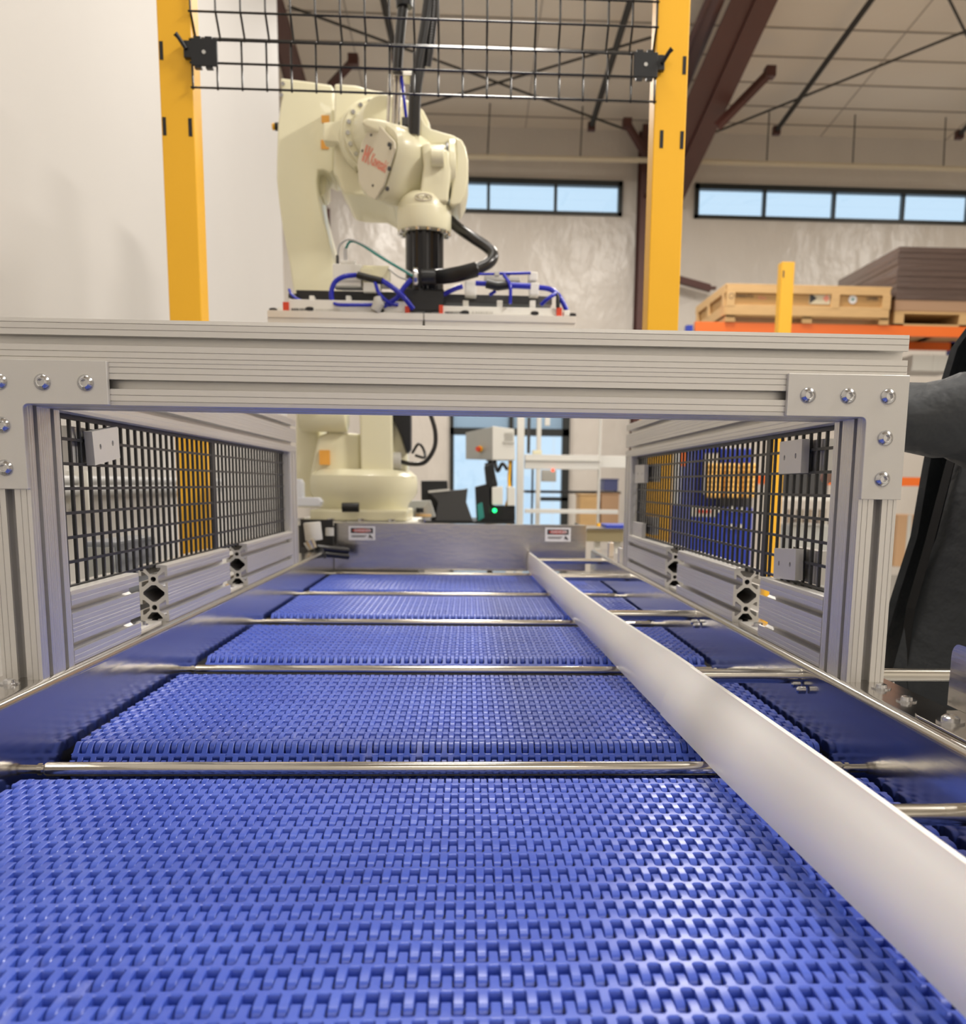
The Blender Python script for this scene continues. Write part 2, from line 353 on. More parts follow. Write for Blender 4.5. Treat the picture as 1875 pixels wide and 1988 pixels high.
# roof: tapered rafters, purlin seams, gas pipes, rods
def ibeam(name, label, x, y0, y1, d0, d1, w, group, drop=0):
    t = T(name, label, 'beam', (x, y1, ceil_z(y1)), group)
    def sec(y, d):
        z = ceil_z(y)-drop; return z, z-d
    za, zb = sec(y0, d0); zc, zd = sec(y1, d1)
    t.part('web', MB().prism([(x-12, y0, za), (x-12, y1, zc), (x-12, y1, zd), (x-12, y0, zb)], (24, 0, 0)), RED)
    t.part('flange', MB().prism([(x-w/2, y0, za), (x-w/2, y1, zc), (x-w/2, y1, zc-30), (x-w/2, y0, za-30)], (w, 0, 0)), RED)
    t.part('flange', MB().prism([(x-w/2, y0, zb), (x-w/2, y1, zd), (x-w/2, y1, zd-30), (x-w/2, y0, zb-30)], (w, 0, 0)), RED)
    return t
def column(x, y, w, d, z1, label, group):
    t = T('steel_column', label, 'column', (x, y, FZ), group)
    t.part('web', MB().box((x-12, y-d, FZ), (x+12, y, z1)), RED)
    t.part('flange', MB().box((x-w/2, y-d-25, FZ), (x+w/2, y-d, z1)), RED)
    t.part('flange', MB().box((x-w/2, y-25, FZ), (x+w/2, y, z1)), RED)
def stick(name, label, cat, a, b, r, m, group=None, n=6, sq=False):
    mb = MB()
    if sq:
        d = (Vector(b)-Vector(a)).normalized(); u = d.orthogonal().normalized(); w = d.cross(u); c = (Vector(a)+Vector(b))/2
        mb.obox(c, d*((Vector(b)-Vector(a)).length/2), u*r, w*r)
    else: mb.tube([a, b], r, n)
    return tag(obj(name, mb, m), label, cat, group)
def rp(x, y, frac):                              # a point a little under the roof plane seen at x, y
    d = AF*CF+AR*(x-CPX)-AU*(y-CPY); k = frac
    t = (ceil_z(0)-k-CAM.z+SL*CAM.y*-1)/(d.z+SL*d.y); return CAM+d*t
def rafter_line(xa, ya, xb, yb, k): return rp(xa, ya, k), rp(xb, yb, k)
# rafters: plates of an I section between a far (low) and a near (high) end
def beam_plate(t, name, lo, hi, ylo, yhi, vec, m=RED):
    (a, b), (c, d) = lo, hi
    A_, B_, D_, C_ = PY(*a, ylo), PY(*b, ylo), PY(*d, yhi), PY(*c, yhi)
    t.part(name, MB().prism([A_, B_, D_+(D_-B_)*.5, C_+(C_-A_)*.5], vec), m)
rr = T('roof_rafter', 'big red oxide tapered rafter rising behind the right yellow post', 'beam', (2900, EY-200, EZ-300))
beam_plate(rr, 'web', ((1247, 388), (1300, 388)), ((1424, -12), (1482, -12)), EY-260, 8300, (20, 0, 60))
beam_plate(rr, 'flange', ((1292, 392), (1325, 392)), ((1472, -12), (1516, -12)), EY-300, 8260, (0, 0, 30))
rb = T('roof_rafter', 'dark narrow rafter seen just left of the big one behind the right yellow post', 'beam', (2500, EY-300, EZ-200))
beam_plate(rb, 'web', ((1290, 200), (1318, 215)), ((1384, -12), (1412, -12)), 11000, 8300, (10, 0, 60))
beam_plate(rb, 'flange', ((1283, 200), (1293, 205)), ((1374, -12), (1386, -12)), 10950, 8250, (10, 0, 40))
rl = T('roof_rafter', 'red oxide rafter coming down behind the top of the robot on the left', 'beam', (-2400, EY-300, EZ-200))
beam_plate(rl, 'web', ((604, 330), (640, 330)), ((512, -12), (540, -12)), EY-300, 8300, (10, 0, 60))
beam_plate(rl, 'flange', ((598, 330), (608, 330)), ((519, 38), (531, 36)), EY-340, 9000, (10, 0, 40))
cx = PY(1249, 400, EY-250).x
column(cx, EY-20, 95, 260, ceil_z(EY)-20, 'red oxide column left of the right yellow post on the far wall', None)
column(PY(628, 400, EY-250).x, EY-20, 95, 260, PY(628, 395, EY-250).z, 'red oxide column mostly hidden behind the robot', None)
kb = [((686, 118), (640, 168), 9700, 'left end above the robot elbow'), ((1494, 141), (1392, 246), 9700, 'right of the big rafter'), ((1217, 240), (1256, 305), 11300, 'beside the column left of the right yellow post')]
for (a, b, Y, w) in kb:
    p, q = PY(*a, Y), PY(*b, Y+150)
    t = T('flange_brace', 'red oxide flange brace '+w, 'brace', p, 'flange braces under the roof')
    d = (q-p).normalized(); u = d.orthogonal().normalized(); v = d.cross(u)
    t.part('strut', MB().obox((p+q)/2, (q-p)/2, u*34, v*34), RED)
    t.part('cleat', MB().box(p-Vector((50, 60, 50)), p+Vector((50, 60, 50))), RED)
lk = T('flange_brace', 'red oxide brace sloping down right of the right yellow post at crate height', 'brace', PY(1325, 545, EY-250), 'flange braces under the roof')
p, q = PY(1256, 526, EY-250), PY(1378, 560, EY-250)
lk.part('strut', MB().obox((p+q)/2, (q-p)/2, (0, 50, 0), (0, 0, 40)), RED)
lk.part('cleat', MB().box(q-Vector((10, 40, 12)), q+Vector((70, 40, 20))), RED)
for (a, b, w) in (((1148, 246), (1228, -12), 'left of the right yellow post'), ((1507, 254), (1700, -12), 'right of the big rafter'), ((768, 110), (742, -12), 'behind the robot hoses'), ((1862, 262), (1990, 120), 'at the right edge')):
    p, q = rp(a[0], a[1], 260), rp(b[0], b[1], 260)
    t = T('roof_pipe', 'dark square roof bar '+w, 'pipe', p, 'dark bars hanging under the roof')
    d = (q-p).normalized(); u = d.orthogonal().normalized(); v = d.cross(u)
    t.part('bar', MB().obox((p+q)/2, (q-p)/2, u*24, v*24), PURL); t.part('end_cap', MB().box(p-Vector((42, 40, 45)), p+Vector((42, 40, 45))), RED)
for k, (a, b) in enumerate((((560, 12), (1222, 254)), ((800, 210), (1300, 62)), ((1390, 256), (1885, 56)), ((1838, -10), (1880, 75)), ((740, 20), (1280, 52)))):
    if k == 4: continue
    w = ['crossing behind the mesh from upper left', 'rising to the right behind the mesh', 'rising right of the big rafter', 'steep at the upper right corner'][k]
    stick('bracing_rod', 'thin dark bracing rod '+w, 'rod', rp(*a, 160), rp(*b, 160), 13, PURL, 'roof bracing rods')
# seams of the insulation (purlin lines)
sm = MB()
for y in (6100, 6900, 7700, 8400, 9000, 9600, 10150, 10700, 11250, 11700):
    z = ceil_z(y); sm.prism([(-4200, y-11, z), (-4200, y+11, z), (-4200, y+11, z-9), (-4200, y-11, z-9)], (13600, 0, 0))
tag(obj('trim_1', sm, mat('seam_tape', (0.36, 0.32, 0.28), 0.7)), kind='structure')
sm2 = MB()
for x in (-2600, -1200, 700, 4400, 6000, 7600):
    sm2.prism([(x-6, 4000, ceil_z(4000)), (x+6, 4000, ceil_z(4000)), (x+6, 4000, ceil_z(4000)-6), (x-6, 4000, ceil_z(4000)-6)], (0, 7990, -SL*7990))
tag(obj('trim_2', sm2, mat('seam_fold', (0.44, 0.39, 0.34), 0.7)), kind='structure')
pp = T('sprinkler_pipe', 'long cream pipe running along the far wall under the eave', 'pipe', PY(1300, 312, EY-600))
pp.part('pipe', MB().tube([PY(860, 303, EY-600), PY(1300, 312, EY-600), PY(1900, 329, EY-600)], 32, 8), PIPEM, smooth=40)
pp.part('coupling', MB().tube([PY(970, 305, EY-600), PY(982, 305.4, EY-600)], 42, 8), PIPEM)
for (x, y0, y1) in ((955, 122, 306), (1135, 125, 309), (1497, 148, 318), (1664, 145, 322), (1840, 150, 327)):
    pp.part('hanger_rod', MB().tube([PY(x, y0, EY-600), PY(x-9, y1, EY-600)], 8, 5), PURL)
# ================================================================== CONVEYOR
cf = T('conveyor_trough', 'stainless steel conveyor trough with rolled side rails on legs', 'conveyor', (0, 500, FZ))
XW = 381.0; YN, YF = -1050.0, 1985.0
for s in (-1, 1):
    prof = [(XW, -150), (XW, -8.2), (XW, -7)]+[(XW+7-7*math.cos(a*math.pi/10), -7+7*math.sin(a*math.pi/10)) for a in range(1, 6)]+[(XW+8.2, 0), (434, 0), (434, -40), (431, -40), (431, -2.5), (XW+8, -2.5), (XW+3, -7), (XW+3, -150)]
    cf.part('side_wall', MB().prism([(s*x, YN, z) for x, z in prof], (0, YF-YN, 0)), STEEL, smooth=40)
cf.part('pan', MB().box((-381, YN, -156), (381, YF, -150)), DARKG)
for x in (-400, 400):
    for y in (-950, 700, 1850): cf.part('leg', MB().box((x-20, y-20, FZ), (x+20, y+20, -150)), STEEL)
for x, y, w in ((378, 100, 0), (378, 590, 0)):
    cf.part('bolt', MB().tube([(379, y+8, -24), (371, y+8, -24), (369, y+8, -24)], [4.2, 4.2, 2.2], 10), CHROME, smooth=40)
    cf.part('bolt', MB().tube([(379, y-10, -27), (371, y-10, -27), (369, y-10, -27)], [4.2, 4.2, 2.2], 10), CHROME, smooth=40)
for s, ys in ((1, (-30, -85, 340, 840)), (-1, (-20, 340, 815))):
    for y in ys:
        m_ = MB().tube([(s*410, y, 0), (s*410, y, 1.2)], 9, 16); m_.tube([(s*410, y, 1.2), (s*410, y, 4), (s*410, y, 5)], [5.5, 5, 2.5], 12)
        cf.part('bolt', m_, CHROME, smooth=40)
# belts ----------------------------------------------------------------------
PT, LP = 27.2, 12.5
def module_mesh(nl, half_l=False, name='belt_module'):
    """one plastic module: a cross web with links reaching forward and back, nl links wide"""
    b = MB(); hw = 2.68; r = 7.6; hp = PT/2
    def linkgeo(cx, s):
        # along-belt profile (distance from web, z)
        hx = hp-1.2
        prof = [(0.5, 0), (1.2, 0), (2.9, 0), (hx, 0)]+[(hx+r*math.sin(a), -r+r*math.cos(a)) for a in (0.42, .75, 1.05, 1.35, 1.57)]+[(hx+r*.9, -r-3.5)]
        hws = [4.2, 4.2, hw, hw]+[hw]*6
        rows = []
        for (d, z), w in zip(prof, hws):
            nz = max(0.0, min(1.0, -z/r)); c = .5; y = s*d; zb = -11 if d < hp else min(z-.3, -11)
            rows.append([(cx-w, y, zb), (cx-w, y-s*nz*c, z-c*(1-nz)), (cx-w+c, y, z), (cx+w-c, y, z), (cx+w, y-s*nz*c, z-c*(1-nz)), (cx+w, y, zb)])
        b.loft(rows, cap=False, closed=False)
    W = nl*LP
    # web with rounded shoulders
    wp = [(-3.4, -11), (-3.4, -4.2), (-3.1, -2.3), (-2.4, -.9), (-1.5, -.2), (-.9, 0), (.9, 0), (1.5, -.2), (2.4, -.9), (3.1, -2.3), (3.4, -4.2), (3.4, -11)]
    b.loft([[(x, y, z-.02) for y, z in wp] for x in (.3, W-.3)], closed=False, cap=False)
    for x, o in ((.3, 1), (W-.3, -1)): b.add([(x, y, z) for y, z in wp], [tuple(range(len(wp)))])
    for k in range(nl):
        linkgeo(LP*k+LP*.25, 1); linkgeo(LP*k+LP*.75, -1)
    return b.mesh(name, BELT, smooth=23)
MOD = {n: module_mesh(n) for n in (6, 12)}
def rod_mesh():
    return MB().tube([(-372, 0, 0), (374, 0, 0)], 2.6, 6).mesh('hinge_rod', GREYP, smooth=60)
HR = rod_mesh(); HR.materials.clear(); HR.materials.append(mat('dark_hinge_rod', (0.01, 0.012, 0.05), 0.4))
ZB = -70.0; ZH = ZB-5.6; RN = 19.0
ROL_Y = [-57.0, 439.0, 921.0, 1395.0, 1925.0]
belts = [(-700.0, -64.0, 'near conveyor belt of blue interlocking links filling the bottom of the photo'),
         (33.0, 388.0, 'second blue link belt between the wide roller and the next rod'),
         (530.0, 868.0, 'third blue link belt counted from the camera'),
         (1012.0, 1342.0, 'fourth blue link belt counted from the camera'),
         (1486.0, 1880.0, 'farthest blue link belt in front of the steel end cover')]
def put_belt(y0, y1, label, phase, pre):
    """hinge points: nose at the near end (if pre), flat run, nose at the far end"""
    t = T('conveyor_belt', label, 'conveyor belt', (0, (y0+y1)/2, -150), 'blue modular belt sections')
    n = round((y1-y0)/PT); pts = []
    if pre:
        ang = [k*PT/RN for k in range(3, 0, -1)]
        for a in ang: pts.append((y0-RN*math.sin(a), ZH-RN+RN*math.cos(a)))
    for k in range(n+1): pts.append((y0+k*PT, ZH))
    ye = y0+n*PT
    for k in range(1, 3): a = k*PT/RN; pts.append((ye+RN*math.sin(a), ZH-RN+RN*math.cos(a)))
    for i in range(len(pts)-1):
        (ya, za), (yb, zb) = pts[i], pts[i+1]; my, mz = (ya+yb)/2, (za+zb)/2; ang = math.atan2(zb-za, yb-ya)
        ny, nz = -math.sin(ang)*5.6, math.cos(ang)*5.6; jit = random.uniform(-.25, .25)
        xs = [(-373.8+150*k, 12) for k in range(5)] if (i+phase) % 2 else [(-373.8, 6)]+[(-298.8+150*k, 12) for k in range(4)]+[(301.2, 6)]
        for x, w in xs: t.share('belt_module', MOD[w], (x+jit, my+ny, mz+nz+random.uniform(-.25, .1)), (ang, 0, 0))
        t.share('hinge_rod', HR, (0, yb, zb))
for i, (a, b, l) in enumerate(belts):
    if i == 0: a, b = -91.2-PT*22, -91.2
    put_belt(a, b, l, i % 2, i > 0)
# transfer rollers
rl_lab = ['wide steel roller between the near belt and the second belt', 'steel rod between the second and third belts', 'steel rod between the third and fourth belts', 'steel rod between the fourth and fifth belts', 'steel rod at the foot of the end cover']
for i, y in enumerate(ROL_Y):
    zr_ = -71 if i == 0 else -73.5
    t = T('transfer_roller', rl_lab[i], 'roller', (0, y, -75), 'steel transfer rollers between belts')
    t.part('tube', MB().tube([(-366, y, zr_), (-364, y, zr_), (364, y, zr_), (366, y, zr_)], [5.4, 6.6, 6.6, 5.4], 24), ROD, smooth=40)
    t.part('axle', MB().tube([(-381, y, zr_), (381, y, zr_)], 4.0, 12), ROD, smooth=40)
    for s in (-1, 1): t.part('collar', MB().tube([(s*368, y, zr_), (s*372, y, zr_)], 5.6, 16), ROD, smooth=40)
# white guide rail -------------------------------------------------------------
gy = [-720, -560, -440, -300, -115, 60, 215, 380, 620, 900, 1300, 1650, 1960]
def lerp(tab, y):
    for (a, va), (b, vb) in zip(tab, tab[1:]):
        if y <= b: return va+(vb-va)*(y-a)/(b-a)
    return tab[-1][1]
bot = [(-720, 262), (-500, 257), (-115, 238), (378, 224.5), (900, 213), (1844, 194), (1960, 192)]
top = [(-720, 292), (-448, 281), (-247, 277), (215, 257), (560, 236), (900, 222), (1820, 196), (1960, 193)]
gr = T('guide_rail', 'long white plastic guide rail running diagonally over the blue belts', 'guide rail', (230, 600, -64))
def guide(y0, y1, off):
    ys = [y for y in gy if y0 < y < y1]; ys = [y0]+ys+[y1]; rings = []
    for y in ys:
        xb, xt = lerp(bot, y)+off, lerp(top, y)+off; th = 7.0
        pr = []
        for k in range(9):
            u = k/8; pr.append((xb+(xt-xb)*u-8*math.sin(u*math.pi)*min(1, (1960-y)/900+.2), y, -63+53*u))
        x9 = pr[-1]; pr += [(x9[0]+1, y, x9[2]+1.4), (x9[0]+th-1.5, y, x9[2]+1.4), (x9[0]+th, y, x9[2])]
        for k in (6, 3, 0): q = pr[k]; pr.append((q[0]+th, y, q[2]))
        rings.append(pr)
    return MB().loft(rings)
gr.part('rail_strip', guide(-720, 128, -1.5), WHITEPL, smooth=40)
gr.part('rail_strip', guide(129.5, 1960, 0), WHITEPL, smooth=40)
for y, zc, k in ((-277, -34, 'nearest at the photo edge'), (112, -14, 'beside the gate post'), (618, -12, 'second beyond the gate post'), (1262, -26, 'third beyond the gate post'), (1740, -28, 'farthest, beside the end cover')):
    zz = -16 if y > -200 else -40
    xg = lerp(top, y)+4
    t = T('guide_support_rod', 'steel rod holding the white rail off the right wall, '+k, 'rod', (370, y, zz), 'guide rail support rods')
    t.part('tube', MB().tube([(xg, y, zz), (352, y, zz)], 7.8, 20), ROD, smooth=40)
    t.part('weld_collar', MB().tube([(352, y, zz), (381, y, zz)], [7.9, 8.6], 20), ROD, smooth=40)
    if y == 112: t.part('tube', MB().tube([(432, y, -14), (560, y, -14)], 7.0, 20), ROD, smooth=40)
# stainless end cover with danger labels
ec = T('end_cover', 'brushed steel end cover with two danger labels at the far end of the conveyor', 'cover', (0, 2000, -60))
pa, pb = PY(648, 1017, 1985), PY(1138, 1020, 1985)
ec.part('front_sheet', MB().box((pa.x, 1985, -66), (pb.x, 1989, pa.z)), STEEL)
ec.part('top_lip', MB().box((pa.x, 1983, pa.z), (pb.x, 2040, pa.z+3)), STEEL)
ec.part('side_sheet', MB().box((pb.x-3, 1989, -66), (pb.x, 2280, pa.z)), STEEL); ec.part('side_sheet', MB().box((pa.x, 1989, -66), (pa.x+3, 2280, pa.z)), STEEL)
for (x0, y0, x1, y1) in ((677, 1022, 728, 1048), (1058, 1025, 1108, 1051)):
    a, b = PY(x0, y1, 1984), PY(x1, y0, 1984)
    lb = ec.part('danger_label', MB().box((a.x, 1983.6, a.z), (b.x, 1984.9, b.z)), LABELW, label='white label with a red danger header')
    w, h = b.x-a.x, b.z-a.z
    def sub(name, mb, m): o = link(name, mb.mesh(name, m)); o.parent = lb; return o
    sub('header_band', MB().box((a.x+w*.08, 1983.2, a.z+h*.5), (b.x-w*.08, 1983.6, a.z+h*.88)), TXTBLK)
    rng = [(a.x+w*.5+w*.36*math.cos(t*math.pi/10), 1982.9, a.z+h*.69+h*.15*math.sin(t*math.pi/10)) for t in range(20)]
    sub('header_oval', MB().prism(rng, (0, .3, 0)), TXTRED2)
    o = link('print', text_mesh('print', 'DANGER', h*.22, LABELW, (a.x+w*.22, 1982.7, a.z+h*.6), (1, 0, 0), (0, 0, 1))); o.parent = lb
    tx = MB()
    for k in range(2): tx.box((a.x+w*.10, 1983.2, a.z+h*(.30-.1*k)), (a.x+w*(.68-.06*k), 1983.6, a.z+h*(.35-.1*k)))
    tx.tube([(a.x+w*.78, 1983.3, a.z+h*.4), (a.x+w*.84, 1983.3, a.z+h*.25), (a.x+w*.9, 1983.3, a.z+h*.15)], h*.05, 6); tx.tube([(a.x+w*.76, 1983.3, a.z+h*.22), (a.x+w*.86, 1983.3, a.z+h*.28)], h*.05, 6)
    sub('fine_print', tx, TXTBLK)
# ================================================================== TUNNEL GUARD
HW = 387.4; ZC0, ZC1 = 254.8, 331.0; YE = 1421.0
tg = T('tunnel_guard', 'aluminium T-slot tunnel guard with black mesh sides bolted over the conveyor', 'guard', (0, 700, 0))
def bar(name, nx, ny, O, U, V, W, L, parent=None):
    o = link(name, extrusion(nx, ny, O, U, V, W, L)); o.parent = tg.e; o.location = -tg.e.location; return o
X_, Y_, Z_ = (1, 0, 0), (0, 1, 0), (0, 0, 1)
bar('crossbar', 2, 2, (-HW-CU, 0, ZC0), Y_, Z_, X_, 2*HW+2*CU)
for s in (-1, 1):
    x0 = HW if s > 0 else -HW-CU
    bar('front_post', 1, 2, (x0, 0, 0), X_, Y_, Z_, ZC0)
    bar('rear_post', 1, 2, (x0, 1345, 0), X_, Y_, Z_, ZC0)
    bar('top_rail', 1, 2, (x0, 76.2, ZC0), X_, Z_, Y_, YE-76.2)
segs = {-1: ((76.4, 283), (398, 745), (878, 1345)), 1: ((76.4, 300), (424, 800), (905, 1345))}
for s in (-1, 1):
    x0 = HW if s > 0 else -HW-CU
    for a, b in segs[s]: bar('bottom_rail', 1, 2, (x0, a, 0), X_, Z_, Y_, b-a)
# slot nuts and joining brackets in the gaps of the bottom rails
for s in (-1, 1):
    for (a, b), (c, d) in zip(segs[s], segs[s][1:]):
        xm = s*(HW+CU/2)
        tg.part('foot_bracket', MB().box((xm-12, b+12, 0), (xm+12, c-12, 3)), PLATE)
        m_ = MB().tube([(xm, (b+c)/2, 3), (xm, (b+c)/2, 4.5)], 9, 16); m_.tube([(xm, (b+c)/2, 4.5), (xm, (b+c)/2, 8), (xm, (b+c)/2, 9)], [6.4, 6, 3], 14)
        tg.part('bolt', m_, CHROME, smooth=40)
# L corner plates with five screws each
SC = screw_mesh(7.4)
HCZ = ZC0+CU/2
for s in (-1, 1):
    xo = s*(HW+CU+.6); xi = s*(HW-.2); xe = s*(HW+CU+.6-115); zt, zb_ = ZC0+CU+.6, ZC0+CU+.6-115; rr_ = 5
    pl = [(xo, zt), (xo, zb_), (xi, zb_), (xi, ZC0-rr_)]+[(xi-s*rr_*(1-math.cos(t*math.pi/8)), ZC0-rr_+rr_*math.sin(t*math.pi/8)) for t in range(1, 5)]+[(xe, ZC0), (xe, zt)]
    p_ = tg.part('corner_plate', MB().prism([(x, -6.2, z) for x, z in pl], (0, 6.0, 0)), PLATE, bevel=.5, bseg=1)
    xc = s*(HW+CU/2)
    for (x, z) in [(xc-s*CU*k, HCZ) for k in range(3)]+[(xc, HCZ-CU*k) for k in (1, 2)]:
        o = link('bolt', SC); o.parent = p_; o.location = Vector((x, -6.2, z))*MM; o.rotation_euler = (0, random.uniform(0, 1), 0)
# mesh infill panels: each strand a sub-part
MP = 25.9
vw = MB().box((-1.6, -2.0, 72), (1.6, 2.0, 256)).mesh('vertical_strand', BLACKPL)
jb = MB().box((-2, -8, 72), (2, 8, 256)).mesh('joint_bar', BLACKPL)
for s in (-1, 1):
    mp_ = T.part(tg, 'mesh_panel', MB().box((s*406-2.5, 78, 250), (s*406+2.5, 1345, 256)), BLACKPL)
    y = 92.0
    while y < 1340:
        o = link('vertical_strand', vw); o.parent = mp_; o.location = Vector((s*406, y, 0))*MM; y += MP
    z = 72.0+4
    hs = MB().box((-1.7, 78, -1.6), (1.7, 1345, 1.6)).mesh('horizontal_strand', BLACKPL)
    while z < 250:
        o = link('horizontal_strand', hs); o.parent = mp_; o.location = Vector((s*406, 0, z+(2 if s > 0 else 0)))*MM; z += 25.6
    o = link('joint_bar', jb); o.parent = mp_; o.location = Vector((s*406, 726 if s < 0 else 350, 0))*MM
# mesh clamps (plates with two holes)
def clamp(corners, holes, x, s):
    """plate on the inside of the mesh with two real holes; corners and holes as seen in the photo"""
    bm = bmesh.new(); th = 9.0; n = 12; edges = []; q = [P(a, b, 'X', x) for a, b in corners]; h = [P(a, b, 'X', x) for a, b in holes]
    def ring(pts):
        vs = [bm.verts.new(Vector((x, py, pz))*MM) for py, pz in pts]
        return [bm.edges.new((vs[i], vs[(i+1) % len(vs)])) for i in range(len(vs))]
    edges += ring([(v.y, v.z) for v in q])
    for v in h: edges += ring([(v.y+3.0*math.cos(2*math.pi*k/n), v.z+3.2*math.sin(2*math.pi*k/n)) for k in range(n)])
    r = bmesh.ops.triangle_fill(bm, use_beauty=True, edges=edges); fs = [g for g in r['geom'] if isinstance(g, bmesh.types.BMFace)]
    ex = bmesh.ops.extrude_face_region(bm, geom=fs); bmesh.ops.translate(bm, verts=[g for g in ex['geom'] if isinstance(g, bmesh.types.BMVert)], vec=Vector((s*th*MM, 0, 0)))
    bmesh.ops.recalc_face_normals(bm, faces=bm.faces); me = bpy.data.meshes.new('mesh_clamp'); bm.to_mesh(me); bm.free(); me.materials.append(PLATE)
    o = link('mesh_clamp', me); o.parent = tg.e; o.location = -tg.e.location
clamp([(1514, 858), (1557, 852), (1554, 918), (1511, 920)], [(1522.4, 888.4), (1544, 885)], 394, 1)
clamp([(1503, 1064), (1545, 1066), (1543, 1127), (1501, 1122)], [(1511.6, 1093.6), (1533, 1096)], 394, 1)
clamp([(1233, 903), (1251, 902), (1250, 937), (1232, 938)], [(1238, 920), (1246, 920)], 394, 1)
clamp([(1228, 1013), (1246, 1016), (1245, 1050), (1227, 1048)], [(1233, 1031), (1241, 1032)], 394, 1)
clamp([(178.6, 838), (228, 828.5), (233.6, 889), (185, 903.6)], [(195.2, 867.4), (219, 860.5)], -394, -1)
for (s, y, z) in ((1, 204, 224), (1, 204, 99), (1, 1206, 217), (1, 1206, 104), (-1, 193, 225)):
    tg.part('clamp_block', MB().box((s*410, y-44, z-19), (s*424, y+44, z+19)), PLATE)
# flange bracket at the lower right edge of the photo
br = T('rail_bracket', 'bent stainless bracket bolted on the right rail near the camera', 'bracket', (410, -220, 0))
foot = [(389, -150), (391, -143), (397, -139), (432, -132), (434, -132), (434, -420), (389, -420)]
br.part('foot', MB().prism([(x, y, .2) for x, y in foot], (0, 0, 2.4)), STEEL, bevel=.4, bseg=1)
tab = [(-112, 2.6)]+[(-112-0, 20)]+[(-112-12*(1-math.cos(t*math.pi/8)), 46+12*math.sin(t*math.pi/8)) for t in range(5)]+[(-420, 58), (-420, 2.6)]
br.part('upright_tab', MB().prism([(434, y, z) for y, z in tab], (3, 0, 0)), STEEL)
m_ = MB().tube([(405, -176, 2.6), (405, -176, 4.2)], 11, 20); m_.tube([(405, -176, 4.2), (405, -176, 7.0), (405, -176, 8.8), (405, -176, 9.3)], [7.4, 7.2, 5.0, 2.0], 18)
br.part('bolt', m_, CHROME, smooth=40)
# small fittings on the rails at the far end
for (x, y, nm) in ((392, 1480, 'nearer of two small aluminium blocks on the right rail beyond the guard'), (398, 1700, 'farther of two small aluminium blocks on the right rail beyond the guard')):
    t = T('stop_block', nm, 'block', (x, y, 0)); t.part('body', MB().box((x-6, y-12, 0), (x+8, y+12, 38)), ALU, bevel=1.5); t.part('cap_screw', MB().tube([(x+1, y, 38), (x+1, y, 41)], 5, 10), CHROME)
mt = T('drive_connector', 'grey motor connector with black cables beside the left rail end', 'motor', (-420, 1850, 0))
c0 = PY(606, 1035, 1820)
mt.part('housing', MB().tube([c0+Vector((0, 0, 30)), c0+Vector((5, 0, -20))], 24, 16), GREYP, smooth=40, bevel=3)
mt.part('backing_plate', MB().box(PY(584, 1062, 1935), PY(646, 1009, 1935)+Vector((0, 6, 0))), BLACKPL); mt.part('side_fitting', MB().tube([PY(640, 1025, 1900), PY(640, 1040, 1900)], 12, 12), GREYP)
mt.part('gland', MB().tube([c0+Vector((-6, -20, -20)), c0+Vector((4, -20, -42))], [17, 13], 14), ROD, smooth=40)
mt.part('plug', MB().tube([c0+Vector((14, -14, -46)), c0+Vector((26, -8, -72))], [17, 15], 14), BLACKPL, smooth=40)
for dz in (-38, -54): mt.part('cable', MB().tube(catmull([c0+Vector((10, -8, dz)), c0+Vector((40, 20, dz-6)), c0+Vector((90, 60, dz-14))], 5), 9, 10), HOSE, smooth=60)
mt.part('indicator', MB().tube([c0+Vector((-20, -40, -62)), c0+Vector((-20, -46, -62))], 8, 12), YEL)
# ================================================================== SAFETY FENCE
FY = 1450.0
def fence_post(name_label, xa, xb, y, z1, slots, group=None):
    t = T('fence_post', name_label, 'post', ((xa+xb)/2, y+30, FZ), group)
    t.part('tube', MB().box((xa, y, FZ), (xb, y+70, z1)), YEL, bevel=2.5, bseg=2)
    t.part('foot_plate', MB().box((xa-40, y-30, FZ), (xb+40, y+100, FZ+8)), YEL)
    for (sx, z) in slots: t.part('slot', MB().box((sx-4, y-.8, z-19), (sx+4, y+2, z+19)), BLACKPL)
    return t
lx0, lx1 = PY(316, 300, FY).x, PY(380, 300, FY).x-3
rx0, rx1 = PY(1267, 300, FY).x, PY(1330, 300, FY).x
ZT = 1700
fence_post('yellow safety fence post left of the robot', -675, -602, FY, ZT, [(-668, PY(309, 98, FY).z), (-668, PY(315, 245, FY).z), (-611, PY(363, 247, FY).z)], 'tall yellow fence posts')
fence_post('yellow safety fence post right of the robot', 434, 508, FY, ZT, [(PY(1331, 127, FY).x-3, PY(1331, 127, FY).z), (PY(1279, 270, FY).x+6, PY(1279, 270, FY).z), (PY(1326, 272, FY).x-3, PY(1326, 272, FY).z)], 'tall yellow fence posts')
mf = T('mesh_fence_panel', 'black welded wire fence panel hung between the two tall yellow posts', 'fence', (-84, FY+10, 1048))
x0f, x1f = -600.0, 432.0; nW = 19; dxw = (x1f-x0f)/nW
zr = [1048.8, 1100, 1148, 1161, 1202.4, 1233.7]
yb_, zA, zB_, zM = FY-6, 1204, 1148, 1163
vpath = [(yb_, 1046), (yb_, 1148), (yb_+5, 1152), (yb_+34, 1161), (yb_+36, 1168), (yb_+8, 1198), (yb_, 1206)]
fold2 = [(yb_, 1206), (yb_, ZT-120)]
vm = MB().tube([(0, y, z) for y, z in vpath], 2.5, 6); vm.tube([(0, y, z) for y, z in fold2], 2.5, 6); VM = vm.mesh('vertical_wire', BLACKWIRE, smooth=60)
for i in range(nW+1): mf.share('vertical_wire', VM, (x0f+dxw*i, 0, 0))
def hz(y, z): return MB().tube([(x0f-4, y, z), (x1f+4, y, z)], 2.4, 6)
